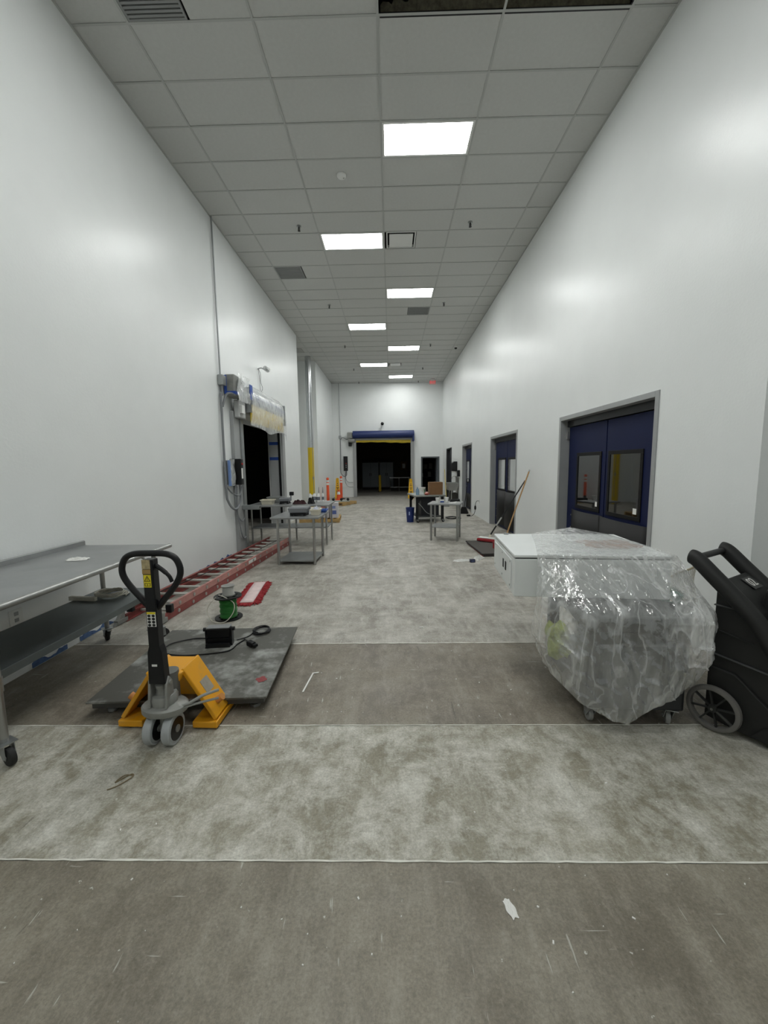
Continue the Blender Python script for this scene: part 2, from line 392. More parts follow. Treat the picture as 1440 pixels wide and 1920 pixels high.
def tile(x0, x1, y0, y1):
    key = (round(x1-x0, 3), round(y1-y0, 3))
    w, d = x1-x0-.012, y1-y0-.012
    if key not in tile_mesh:
        tile_mesh[key] = MB().bx(-w/2, w/2, -d/2, d/2, 0, .016).mesh('ceiling_tile', M_TILE, False)
    o = bpy.data.objects.new('ceiling_tile', tile_mesh[key]); COL.objects.link(o); o.parent = ceil
    o.location = ((x0+x1)/2, (y0+y1)/2, ZC+.001+random.uniform(0, .003)); return o
for row in range(-2, 29):
    for col in range(-3, 3):
        x0, x1, y0, y1 = cell(col, row)
        y1 = min(y1, YF); k = (col, row)
        if k in missing or k in lights or k == (-1, -2): continue
        if k in half:
            xm = (x0+x1)/2
            if half[k] == 'grilleR': tile(x0, xm, y0, y1)
            else: tile(xm, x1, y0, y1)
            continue
        tile(x0, x1, y0, y1)
for x in xs[1:-1]:
    MB().bx(x-.012, x+.012, 3.2, YF, ZC-.004, ZC+.0).build('grid_runner', M_TEE, ceil, False)
for x in (XL+.011, XR-.011): MB().bx(x-.011, x+.011, 3.2, YF, ZC-.006, ZC).build('wall_angle', M_TEE, ceil, False)
for row in range(-2, 30):
    y = min(Y0+row*TD, YF-.012); MB().bx(XL, XR, y-.012, y+.012, ZC-.0038, ZC).build('cross_tee', M_TEE, ceil, False)
# alcove ceiling
MB().bx(XA, XL, AL0, AL1, ZC, ZC+.016).build('alcove_tile', M_TILE, ceil, False)
for y in (14.8, 15.4, 16.0, 16.61): MB().bx(XA, XL, y-.012, y+.012, ZC-.004, ZC).build('cross_tee', M_TEE, ceil, False)
# torn insulation seen in the open bay
mb = MB(); n = 90; top = []; bot = []
for i in range(n+1):
    x = -.05+2.4*i/n; h = .13+.05*math.sin(x*3.1)+jit(.025)+(.12 if x > 1.0 else 0)
    bot.append((x, 4.50, ZC+.02)); top.append((x, 4.50+jit(.01), ZC+h))
mb.grid([bot, top]); mb.build('torn_insulation', mat('insulation', '6d6858', .95, var=.35, vscale=22), ceil, False, solid=.03)
MB().bx(-.06, 2.35, 4.452, 4.47, ZC, ZC+.035).build('bay_rail_shadow', M_BLACKM, ceil, False)  # black strip paints the tee's shadow along the open bay edge

# lamps
ordn = ['first', 'second', 'third', 'fourth', 'fifth', 'sixth', 'seventh']
def lamp(x0, x1, y0, y1, label, group):
    t = thing('ceiling_light', label, 'light', ((x0+x1)/2, (y0+y1)/2, ZC), 0, group)
    w, d = (x1-x0)/2-.014, (y1-y0)/2-.014
    f = MB()
    f.bx(-w, w, -d, -d+.03, -.006, .05).bx(-w, w, d-.03, d, -.006, .05).bx(-w, -w+.03, -d+.03, d-.03, -.006, .05).bx(w-.03, w, -d+.03, d-.03, -.006, .05).bx(-w, w, -d, d, .05, .06)
    f.build('light_frame', M_WHITE, t, False)
    MB().bx(-w+.03, w-.03, -d+.03, d-.03, .004, .012).build('diffuser', M_LIGHT, t, False)
for (c, r_), k in lights.items():
    lamp(*cell(c, r_), '%s lit rectangular ceiling light panel from the camera' % ordn[k-1], 'lit ceiling panels')
for k, (c, r_) in enumerate([(-1, -2), (0, -6), (-1, -10)]):
    a = cell(c, r_); lab = ['lit ceiling panel just before the first one in view, out of frame', 'lit ceiling panel directly above the viewpoint, out of frame', 'lit ceiling panel behind the viewpoint, out of frame'][k]
    lamp(*a, lab, 'lit ceiling panels behind the viewpoint')
t = thing('ceiling_light', 'added unseen light panel brightening the side room behind the second door', 'light', (4.6, 14.6, 3.2)); MB().bx(-.6, .6, -.3, .3, -.04, 0).build('light_frame', M_WHITE, t, False); MB().bx(-.57, .57, -.27, .27, -.048, -.04).build('diffuser', M_LIGHT, t, False)  # unseen panel added to light the room behind the door windows
# grilles and diffusers
M_GRILLE = mat('grille_grey', '8d8f8e', .6)
def grille(x0, y0, label, rows=14):
    t = thing('return_air_grille', label, 'air vent', (x0+.3, y0+.305, ZC), 0, 'grey return air grilles')
    f = MB(); h = .29
    f.bx(-h, h, -h, -h+.02, -.003, .012).bx(-h, h, h-.02, h, -.003, .012).bx(-h, -h+.02, -h+.02, h-.02, -.003, .012).bx(h-.02, h, -h+.02, h-.02, -.003, .012)
    f.build('grille_frame', M_GRILLE, t, False)
    MB().bx(-h, h, -h, h, .02, .025).build('backing', mat('grille_back', '5a5c5b', .9), t, False)
    sl = MB().bx(-h+.02, h-.02, -.012, .012, 0, .012).mesh('slat', M_GRILLE, False)
    for i in range(rows):
        o = bpy.data.objects.new('slat', sl); COL.objects.link(o); o.parent = t; o.location = (0, -h+.04+i*(2*h-.08)/(rows-1), 0)
grille(X0-2*TW+.005, Y0-TD, 'grey air grille at the top left corner of the ceiling, nearest the camera')
grille(X0-2*TW+.005, Y0+8*TD, 'grey square air grille in the ceiling left of the second light panel')
grille(X0+.61, Y0+12*TD, 'small grey air grille in the ceiling just beyond the third light panel', 10)
grille(-3.85, 15.45, 'grey air grille in the alcove ceiling above the column', 8)
def diffuser(x0, y0, label):
    t = thing('air_diffuser', label, 'air vent', (x0+.305, y0+.305, ZC), 0, 'white plaque air diffusers')
    h = .28
    MB().bx(-h, h, -h, h, .05, .06).build('throat', mat('throat_dark', '2c2d2d', .9), t, False)
    f = MB().bx(-h, h, -h, -h+.02, 0, .05).bx(-h, h, h-.02, h, 0, .05).bx(-h, -h+.02, -h+.02, h-.02, 0, .05).bx(h-.02, h, -h+.02, h-.02, 0, .05)
    f.build('diffuser_frame', M_WHITE, t, False)
    MB().bx(-h+.055, h-.055, -h+.055, h-.055, -.01, 0).build('plaque', M_WHITE, t, False)
    MB().bx(-.01, .01, -.01, .01, 0, .05).build('stem', M_WHITE, t, False)
diffuser(X0+.02, Y0+6*TD, 'white plaque air diffuser right of the second light panel')
diffuser(X0+.02, Y0+22*TD, 'white plaque air diffuser right of the sixth light panel')
for i, y in enumerate((7.86, 11.5, 15.25, 18.8, 21.7)):
    for sd, x in (('left', -1.62), ('right', 1.48)):
        t = thing('fire_sprinkler', '%s pendant sprinkler head from the camera in the %s ceiling row' % (ordn[i], sd), 'sprinkler', (x, y, ZC), 0, 'ceiling sprinkler heads')
        MB().lathe([(.04, 0), (.042, -.008), (.02, -.012)], n=14).build('escutcheon', M_GALV, t)
        m_ = MB().cyl((0, 0, -.01), (0, 0, -.06), .011, n=8).tube([(-.016, 0, -.03), (-.02, 0, -.055), (0, 0, -.078)], .004, 6).tube([(.016, 0, -.03), (.02, 0, -.055), (0, 0, -.078)], .004, 6)
        m_.build('sprinkler_body', M_BLACKM, t)
        MB().cyl((0, 0, -.078), (0, 0, -.083), .026, n=12).build('deflector', M_BLACKM, t)
t = thing('smoke_detector', 'small white round detector on the ceiling left of the first light', 'detector', (-.69, 6.59, ZC))
MB().lathe([(.07, 0), (.07, -.02), (.05, -.04), (0, -.045)], n=20).build('base', M_WHITE, t); MB().cyl((.03, 0, -.045), (.03, 0, -.05), .008, n=8).build('indicator', M_GALV, t)
t = thing('dome_camera', 'small dark dome camera on the ceiling near the right wall', 'camera', (2.45, 15.6, ZC))
MB().lathe([(.07, 0), (.075, -.03), (.065, -.05)], n=18).build('housing', M_WHITE, t); MB().lathe([(.055, -.05), (.045, -.085), (.02, -.1), (0, -.102)], n=16).build('dome', M_BLACK, t)
t = thing('exit_sign', 'red lit exit sign hanging from the ceiling at the far end', 'sign', (2.18, 21.3, ZC))
M_EXIT = mat('exit_red', 'd8242c', .4, emit=.6)
MB().bx(-.16, .16, -.012, .012, -.27, -.06).build('sign_panel', mat('exit_panel', 'e9b9b6', .4), t, False); MB().bx(-.1, .1, -.02, .02, -.06, 0).build('bracket', M_WHITE, t, False)
text_mesh('EXIT', .15, M_EXIT, 'lettering', t, Matrix.Translation((0, -.0135, -.165)) @ Matrix.Rotation(PI/2, 4, 'X'))

# ---- right-hand doors
def swing_door(idx, y0, y1, h, label, ky=.96, clear=False):
    d = thing('door_%d' % idx, label, 'door', (XR, (y0+y1)/2, 0), 0, 'navy double swing doors', 'structure')
    w = (y1-y0)/2; ft = .065
    f = MB()
    f.bx(-.012, .30, -w, -w+ft, 0, h).bx(-.012, .30, w-ft, w, 0, h).bx(-.012, .30, -w+ft, w-ft, h-ft, h)
    f.build('door_frame', M_FRAME, d, False, bevel=.004)
    MB().bx(.10, .22, -w+ft, w-ft, h-ft-.10, h-ft).build('header_track', M_BLACKM, d, False)
    for s in (1, -1):
        a, b = (.012, w-ft-.03) if s > 0 else (-w+ft+.03, -.012)
        lf = MB(); wz0, wz1 = 1.04, 1.80
        wa_, wb_ = (.16, .80) if s > 0 else (-.78, -.12)
        if w < 1.1: wa_, wb_ = (.16, .70) if s > 0 else (-.70, -.12)
        X1, X2 = .13, .175
        lf.bx(X1, X2, a, b, .02, wz0).bx(X1, X2, a, b, wz1, h-ft-.11).bx(X1, X2, a, wa_, wz0, wz1).bx(X1, X2, wb_, b, wz0, wz1)
        leaf = lf.build('door_leaf', M_NAVY, d, False)
        g = MB(); e = .05
        g.bx(X1-.012, X1, wa_-e, wb_+e, wz1, wz1+e).bx(X1-.012, X1, wa_-e, wb_+e, wz0-e, wz0).bx(X1-.012, X1, wa_-e, wa_, wz0, wz1).bx(X1-.012, X1, wb_, wb_+e, wz0, wz1)
        g.build('window_gasket', M_KICK, leaf, False, bevel=.003)
        MB().bx(X1-.004, X1+.008, wa_, wb_, wz0, wz1).build('window_pane', M_GLASS if clear else M_PANE, leaf, False)
        MB().bx(X1-.007, X1-.004, wa_+.03 if s < 0 else wa_+.02, wa_+.10 if s < 0 else wa_+.07, wz0+.03, wz0+.10).build('window_sticker', M_PAPER, leaf, False)
        # bowed kick plate
        rows = []; n = 14; ka, kb = (a+.0, b-.2) if s > 0 else (a+.12, b+.07)
        for z in (ky, .10):
            rows.append([(X1-.016-.055*math.sin(PI*i/n)-(.02 if s < 0 else 0), ka+(kb-ka)*i/n, z) for i in range(n+1)])
        MB().grid(rows).build('kick_plate', M_KICK, leaf, True, solid=.006)
        hy = w-ft-.015 if s > 0 else -w+ft+.015
        MB().bx(.085, .13, hy-.02, hy+.02, h-.36, h-.24).build('hinge', M_ALU, leaf, False, bevel=.004)
        rv = MB()
        for z in (.86, .66, .46, .26):
            yy = kb+.03 if s > 0 else ka+.03
            rv.cyl((X1-.003, yy, z), (X1-.02 if s < 0 else X1-.012, yy, z), .012, n=8)
        rv.build('rivets', M_ALU, leaf)
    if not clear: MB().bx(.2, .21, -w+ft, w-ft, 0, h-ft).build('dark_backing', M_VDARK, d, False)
    return d
swing_door(1, *DR[0], 'navy double swing door nearest the camera, behind the plastic-wrapped cabinet')
swing_door(2, *DR[1], 'second navy double swing door, beside the leaning mop handles', 1.0, True)
swing_door(3, *DR[2], 'third navy double swing door, beyond the wall cord', .62, True)
y0, y1, h = DR[3]
d4 = thing('door_4', 'plain dark door in the right wall, farthest from the camera', 'door', (XR, (y0+y1)/2, 0), 0, None, 'structure')
w = (y1-y0)/2
MB().bx(.0, .3, -w, -w+.05, 0, h).bx(.0, .3, w-.05, w, 0, h).bx(.0, .3, -w+.05, w-.05, h-.05, h).build('door_frame', mat('dark_frame', '202225', .5), d4, False)
M_D4 = mat('charcoal_door', '1b1e24', .5)
MB().bx(.12, .17, -w+.06, -.01, 0.01, h-.06).build('door_leaf', M_D4, d4, False); MB().bx(.12, .17, .01, w-.06, 0.01, h-.06).build('door_leaf', M_D4, d4, False)
MB().bx(.11, .12, -.02, .02, .2, h-.1).build('astragal', M_GALV, d4, False)

# ---- far doorway (plain)
d5 = thing('door_5', 'open dark doorway with grey frame at the far right corner', 'door', ((F2[0]+F2[1])/2, YF, 0), 0, None, 'structure')
w = (F2[1]-F2[0])/2
MB().bx(-w-.055, -w+.02, -.015, .25, 0, F2[2]+.05).bx(w-.02, w+.055, -.015, .25, 0, F2[2]+.05).bx(-w+.02, w-.02, -.015, .25, F2[2]-.02, F2[2]+.05).build('door_frame', mat('frame_dark_grey', '5b6062', .5, .2), d5, False)
MB().bx(w-.06, w-.02, .26, 1.1, .01, F2[2]-.03).build('door_leaf', mat('leaf_grey', '70767a', .5), d5, False)

# ---- alcove column
t = thing('structural_column', 'round bright metal clad column with yellow painted base in the alcove', 'column', (-3.26, 16.6, 0))
MB().cyl((0, 0, 2.45), (0, 0, ZC), .115, n=28).build('metal_cladding', mat('clad_metal', 'c4c7c9', .22, .95), t)
MB().cyl((0, 0, 0), (0, 0, 2.45), .118, n=28).build('yellow_sleeve', mat('column_yellow', 'd6b70a', .45), t)
MB().tube([(.09, -.085, .3), (.09, -.085, 4.6)], .012, 8).build('side_conduit', M_GALV, t)
MB().bx(.07, .12, -.13, -.08, 1.15, 1.27).build('conduit_box', M_GALV, t, False, bevel=.005)
MB().bx(-.19, .19, -.19, .19, 0, .012).build('base_plate', M_GALV, t, False)

# ---- left roll-up door
rd = thing('roll_up_door', 'roll-up door with plastic-wrapped drum on the left wall', 'door', (XL, 0, 0))
f = MB(); f.bx(0.0, .07, 7.90, 8.36, 0, 2.78)
f.build('jamb', M_FRAME, rd, False, bevel=.006)
MB().bx(.07, .10, 8.20, 8.34, .02, 2.72).build('guide_track', M_GALV, rd, False, bevel=.004)
MB().bx(0.0, .06, 11.47, 11.72, 0, 2.78).build('jamb', M_FRAME, rd, False, bevel=.006)
MB().bx(-.30, -.05, 11.40, 11.449, 0, 2.70).build('inner_track', mat('track_white', 'b9bcbd', .4, .3), rd, False, bevel=.004)
MB().bx(-.05, 0.0, 11.38, 11.449, 0, 2.70).build('brush_seal', M_BLACK, rd, False)
for z in (2.30, 1.88): MB().bx(-.302, -.048, 11.394, 11.40, z, z+.085).build('tape_strip', M_TAPE, rd, False)
DX, DZ = .15, 3.12
MB().cyl((DX, 8.40, DZ), (DX, 10.95, DZ), .13, n=28).build('fabric_roll', mat('roll_greyblue', '5a6a8e', .5), rd)
MB().bx(DX+.07, DX+.10, 8.42, 10.9, 2.60, 2.98).build('bottom_skirt', mat('skirt_yellow', 'dcc03c', .6), rd, False, bevel=.01)
MB().bx(0, .29, 10.95, 11.0, 2.78, 3.30).bx(0, .28, 8.34, 8.39, 2.80, 3.30).build('end_bracket', M_GALV, rd, False)
mo = MB().bx(.02, .22, 7.68, 8.08, 3.02, 3.42).build('motor', M_CAST, rd, False, bevel=.03)
MB().cyl((.22, 7.88, 3.24), (.26, 7.88, 3.24), .12, n=18).build('motor_cap', M_GALV, mo); MB().cyl((.26, 7.88, 3.26), (.275, 7.88, 3.26), .04, n=12).build('motor_hole', M_BLACK, mo)
MB().bx(.071, .18, 7.95, 8.30, 2.66, 3.0).build('gearbox', mat('gear_white', 'b9bbba', .5), rd, False, bevel=.02)
MB().bx(.18, .23, 7.97, 8.12, 2.74, 2.90).build('switch_box', M_WHITE, rd, False, bevel=.006)
tp = MB().bx(.02, .228, 7.668, 7.68, 3.06, 3.11).bx(.02, .07, 7.668, 7.68, 3.11, 3.40).bx(.22, .232, 7.67, 8.08, 3.05, 3.11).bx(.285, .30, 8.28, 8.42, 3.05, 3.34)
tp.build('motor_tape', M_TAPE, rd, False)
# film over the drum
rows = []; ny = 90; random.seed(4)
prof = [(.015, 3.45), (.10, 3.44), (.20, 3.37), (.285, 3.24), (.31, 3.08), (.315, 2.92), (.31, 2.78), (.29, 2.66), (.28, 2.56)]
prof = [(p.x, p.y) for p in spline([(a, b, 0) for a, b in prof], 4)]
for j, (px, pz) in enumerate(prof):
    v = j/(len(prof)-1); row = []
    for i in range(ny+1):
        u = i/ny; y = 8.30+u*3.30; sc_u = 1-.5*max(0, u-.75)/.25
        fold = (math.sin(u*52+3*math.sin(u*9)+v*4)*.005+math.sin(u*17+1.3+v*3)*.014)*v
        drop = v*v*(-.10*math.sin(PI*min(1, max(0, (u-.0)/.55)))*(1 if u < .55 else 0)-.22*max(0, (u-.80)/.2)**1.5+.04*math.sin(u*9))
        row.append((px*sc_u+fold*.7, y+fold*.5, pz+drop+fold*.6))
    rows.append(row)
MB().grid(rows).build('plastic_film', M_FILM2, rd)
rows = []
for j in range(9):
    v = j/8
    rows.append([(.285+.015*math.sin(7*v+9*i/12)+.01*jit(1), 7.66+.62*i/12, 3.44-v*.5+.01*jit(1)) for i in range(13)])
MB().grid(rows).build('plastic_film', M_FILM2, rd)
MB().bx(.07, .42, 8.10, 8.20, .84, .93).build('sensor_bracket', M_GALV, rd, False, bevel=.004)
MB().cyl((.425, 8.15, .885), (.42, 8.15, .885), .02, n=10).build('sensor_eye', M_BLACK, rd)
# control boxes on the jamb
t = thing('door_control_box', 'black door control box hung beside the left roll-up opening', 'control box', (XL, 7.74, 1.36))
MB().bx(0.0, .22, .03, .155, 0, .50).build('housing', M_BLACK, t, False, bevel=.012); MB().bx(.22, .224, .04, .11, .12, .32).build('label_plate', M_PAPER, t, False); MB().cyl((.22, .08, .40), (.24, .08, .40), .022, n=12).build('button', mat('btn_red', '9c2a2a', .5), t)
t = thing('wrapped_disconnect_box', 'grey switch box wrapped in blue tape and plastic beside the roll-up door', 'switch box', (XL, 7.40, 1.33))
MB().bx(0.0, .10, .08, .30, .05, .50).build('housing', M_GALV, t, False, bevel=.012); MB().bx(.08, .125, .07, .12, .02, .50).build('tape_wrap', mat('tape_pale', '6f8cc0', .6), t, False, bevel=.006)
rows = [[(.115+.02*math.sin(i*1.1+j)*.5+.01, .09+.22*i/8, .52-.5*j/8) for i in range(9)] for j in range(9)]
MB().grid(rows).build('plastic_wrap', M_FILM2, t)
# conduits
t = thing('wall_conduit', 'grey electrical conduit dropping from the ceiling beside the left roll-up door', 'conduit', (XL, 7.5, 0))
MB().tube([(.03, 0, ZC), (.03, 0, 3.36)], .014, 10).build('rigid_pipe', M_GALV, t)
MB().bx(0.005, .10, -.07, .09, 3.18, 3.36).build('junction_box', M_GALV, t, False, bevel=.01)
M_FLEX = mat('flex_grey', '7d8083', .5)
MB().tube(spline([(.04, 0, 3.18), (.04, .0, 3.02), (.045, -.06, 2.88), (.045, -.06, 1.35), (.06, -.02, 1.05), (.11, .15, .90), (.13, .38, 1.02), (.13, .40, 1.36)], 8), .022, 10).build('flex_conduit', M_FLEX, t)
MB().tube(spline([(.05, -.02, 2.80), (.09, .05, 3.0), (.14, .12, 3.06), (.25, .30, 3.04), (.27, .42, 3.06)], 8), .020, 10).build('flex_conduit', M_FLEX, t)
MB().tube(spline([(.05, -.05, 1.35), (.08, .1, 1.22), (.14, .32, 1.16), (.16, .45, 1.34)], 8), .014, 8).build('flex_conduit', M_FLEX, t)
MB().tube(spline([(.10, .25, 1.33), (.10, .2, 1.0), (.10, .32, .74), (.10, .5, .62), (.10, .64, .66)], 8), .013, 8).build('flex_conduit', M_FLEX, t)
MB().tube(spline([(.11, .3, 1.33), (.11, .25, .9), (.11, .4, .42), (.10, .55, .26), (.10, .66, .28)], 8), .013, 8).build('flex_conduit', M_FLEX, t)
# camera over left roll-up door
t = thing('wall_camera', 'small grey bagged camera with dangling wires above the left roll-up door', 'camera', (XL, 9.75, 3.98))
MB().tube(spline([(0, 0, 0), (.08, 0, .02), (.14, .02, 0)], 5), .012, 8).build('arm', M_GALV, t)
MB().lathe([(.0, -.13), (.05, -.12), (.055, .1), (.03, .13), (0, .13)], (.2, .04, .0), 14, 'y').build('body', M_FILM2, t); MB().lathe([(0, -.1), (.04, -.1), (.04, .08), (0, .09)], (.2, .04, 0), 12, 'y').build('housing', M_GALV, t)
MB().tube(spline([(.02, 0, 0), (.05, -.05, -.15), (.03, .04, -.3), (.05, -.02, -.5)], 6), .005, 6).tube(spline([(.02, .02, 0), (.04, .08, -.1), (.03, .1, -.28), (.06, .12, -.42), (.04, .06, -.52)], 6), .005, 6).build('wires', mat('wire_grey', '6c6c6c', .6), t)
# outlet
t = thing('wall_outlet', 'white double power outlet low on the left wall behind the table', 'outlet', (XL, 3.15, .44))
MB().bx(0, .008, -.06, .06, 0, .125).build('cover_plate', M_WHITE, t, False, bevel=.002)
for z in (.035, .088): MB().bx(.008, .011, -.018, .018, z-.015, z+.015).build('socket', M_GALV, t, False)
# blue tape along the left base
random.seed(5)
for lab, a, b in (('ragged blue masking tape on the wall base under the near table', 3.24, 3.62), ('blue masking tape on the wall base beside the table caster', 3.78, 4.35), ('blue masking tape on the wall base behind the ladder', 4.9, 7.6)):
    n = int((b-a)/.03)
    lo = [(XL+.004, a+(b-a)*i/n, .006) for i in range(n+1)]; hi = [(XL+.004+.002*jit(1), a+(b-a)*i/n, .045+.018*math.sin(i*.7)+jit(.012)) for i in range(n+1)]
    o = MB().grid([lo, hi]).build('masking_tape', M_WTAPE, None, False, solid=.002); tag(o, lab, 'tape', 'blue tape along the left wall')

# ---- far roll-up door
fd = thing('roll_up_door', 'blue-drum roll-up door with yellow bottom edge in the far wall', 'door', (-.39, YF, 0))
a, b = F1[0]+.39, F1[1]+.39
MB().bx(a-.14, a+.03, -.10, -.001, 0, 3.1).build('jamb', M_FRAME, fd, False, bevel=.005); MB().bx(b-.03, b+.14, -.10, -.001, 0, 3.1).build('jamb', M_FRAME, fd, False, bevel=.005)
MB().cyl((a-.12, -.26, 3.32), (b+.14, -.26, 3.32), .20, n=28).build('fabric_roll', M_ROLLBLUE, fd)
MB().bx(b+.06, b+.15, -.44, -.02, 2.95, 3.45).build('end_cover', M_ROLLBLUE, fd, False, bevel=.03)
MB().bx(a-.0, b+.02, -.09, -.07, 3.04, 3.2).build('grey_band', mat('band_grey', 'b5b7b4', .5), fd, False)
rows = [[(a+(b-a+.02)*i/40, -.085+.012*math.sin(i*.9)*(1-j), 2.90+.15*j+(.03*math.sin(i*.11+.4)+.01*math.sin(i*.7))*(1-j)) for i in range(41)] for j in (0, 1)]
MB().grid(rows).build('bottom_edge', M_ROLLYEL, fd, True, solid=.03)
mt = MB().bx(a-.42, a-.13, -.40, -.08, 3.12, 3.45).build('motor', M_CAST, fd, False, bevel=.04)
MB().cyl((a-.3, -.45, 3.0), (a-.02, -.45, 3.0), .09, n=16).build('gearbox', M_CAST, fd); MB().bx(a-.36, a-.2, -.3, -.06, 2.72, 2.98).build('brake_box', M_BLACK, fd, False, bevel=.02)
MB().bx(a-.36, a-.24, -.36, -.1, 2.95, 3.14).build('motor_mount', M_CAST, fd, False)
t = thing('door_control_box', 'tall black control box on the far wall left of the roll-up door', 'control box', (-2.42, YF-.16, 1.42))
MB().bx(-.11, .11, -.14, 0, 0, .78).build('housing', M_BLACK, t, False, bevel=.012)
for z, m_ in ((.2, M_GALV), (.3, M_GALV), (.4, mat('btn_red', '9c2a2a', .5))): MB().cyl((.03, -.14, z), (.03, -.16, z), .025, n=10).build('button', m_, t)
t = thing('wall_conduit', 'thin grey conduit with hanging loops on the far wall left corner', 'conduit', (-2.72, YF, 0))
MB().tube([(0, -.03, ZC), (.02, -.03, 3.3)], .013, 8).build('rigid_pipe', M_GALV, t); MB().bx(-.05, .07, -.08, -.002, 3.15, 3.3).build('junction_box', M_GALV, t, False, bevel=.01)
MB().tube(spline([(.02, -.05, 3.15), (.02, -.05, 2.4), (.0, -.05, 1.5), (.05, -.07, 1.25), (.2, -.08, 1.12), (.32, -.08, 1.2), (.32, -.08, 1.42)], 8), .02, 8).tube(spline([(.04, -.05, 3.1), (.15, -.1, 3.2), (.35, -.2, 3.1), (.45, -.25, 3.1)], 6), .018, 8).build('flex_conduit', M_FLEX, t)
MB().tube(spline([(.3, -.08, 1.42), (.28, -.08, 1.0), (.4, -.08, .82), (.66, -.08, .80)], 8), .012, 8).tube(spline([(.27, -.08, 1.42), (.24, -.08, .85), (.4, -.08, .58), (.66, -.08, .55)], 8), .012, 8).build('flex_conduit', M_FLEX, t)
t = thing('wall_camera', 'black ball camera on a white arm above the far roll-up door', 'camera', (-.47, YF, 3.55))
MB().tube(spline([(-.04, -.02, -.02), (-.02, -.04, .15), (.02, -.12, .28)], 6), .025, 10).build('arm', M_WHITE, t); MB().lathe([(0, -.09), (.05, -.075), (.09, 0), (.05, .075), (0, .09)], (.04, -.16, .34), 16).build('ball', M_BLACK, t)

# ---- contents of the far room
M_LOCK = mat('locker_grey', '6d7478', .5, .2)
def cabinet(x0, wd_, label, n=2):
    t = thing('storage_cabinet', label, 'cabinet', (x0+wd_/2, 28.9, 0), 0, 'grey cabinets in the dark room')
    w = wd_/2
    MB().bx(-w, w, -.02, .5, .06, 1.95).build('body', mat('locker_dark', '17191b', .6), t, False)
    for s in (0, 1):
        a, b = (-w+.02, -.006) if s == 0 else (.006, w-.02)
        dd = MB().bx(a, b, -.05, -.021, .16, 1.88).build('cabinet_door', M_LOCK, t, False)
        hx = b-.05 if s == 0 else a+.05
        MB().bx(hx-.02, hx+.02, -.075, -.05, .95, 1.15).build('handle', M_BLACK, dd, False)
    for sx in (-w+.05, w-.05): MB().bx(sx-.03, sx+.03, 0, .45, 0, .06).build('foot', M_BLACK, t, False)
cabinet(-2.05, 1.18, 'wide grey two-door cabinet in the dark room, left of the bollard')
cabinet(-.82, 1.0, 'grey two-door cabinet in the dark room, right of the bollard')
t = thing('safety_bollard', 'yellow bollard standing in the dark room', 'bollard', (-.72, 26.2, 0))
MB().cyl((0, 0, .02), (0, 0, 1.02), .08, n=18).build('post', mat('bollard_yellow', 'c9a61a', .5), t); MB().lathe([(.08, 1.02), (.06, 1.06), (0, 1.08)], n=18).build('cap', mat('bollard_yellow', '', 0), t); MB().bx(-.14, .14, -.14, .14, 0, .02).build('base_plate', M_BLACK, t, False)
t = thing('work_table', 'dim steel work table in the dark room beyond the roll-up door', 'table', (.62, 26.6, 0))
MB().bx(-.72, .6, -.35, .35, .86, .9).build('tabletop', M_STEELTOP, t, False); MB().bx(-.65, .55, -.3, .3, .25, .28).build('shelf', M_STEELTOP, t, False)
for sx in (-.1, .55, -.66):
    for sy in (-.3, .3): MB().cyl((sx, sy, 0), (sx, sy, .86), .022, n=8).build('leg', M_STEEL, t)
t = thing('notice_board', 'small paper notice pinned on the dark room wall', 'notice', (.95, 30.39, 1.35)); 
MB().bx(-.2, .2, -.02, 0, 0, .6).build('board', mat('board_brown', '6b5330', .8), t, False); MB().bx(-.1, .12, -.024, -.02, .1, .45).build('paper', M_PAPER, t, False)
t = thing('storage_rack', 'dark metal rack with pale boxes seen through the small far doorway', 'rack', (2.15, 26.0, 0))
for sx in (-.55, .55):
    for sy in (-.2, .2): MB().bx(sx-.02, sx+.02, sy-.02, sy+.02, 0, 2.0).build('upright', M_BLACKM, t, False)
for z in (.4, .9, 1.4, 1.9): MB().bx(-.55, .55, -.22, .22, z, z+.03).build('shelf', M_BLACKM, t, False)
for i, (x, z, w_, h_) in enumerate(((-.3, 1.43, .14, .3), (.05, 1.43, .22, .3), (.36, 1.43, .18, .36), (.3, .93, .2, .32), (-.25, .93, .3, .22))):
    t = tag(MB().bx(2.15+x-w_/2, 2.15+x+w_/2, 25.85, 26.1, z+.0, z+h_).build('storage_box', mat('box_pale', '9a9a94', .8), None, False), ['pale slim box on the upper rack shelf at the left', 'wide pale box on the upper rack shelf in the middle', 'pale box on the upper rack shelf at the right', 'pale box on the middle rack shelf at the right', 'low pale box on the middle rack shelf at the left'][i], 'box', 'boxes on the dark rack')

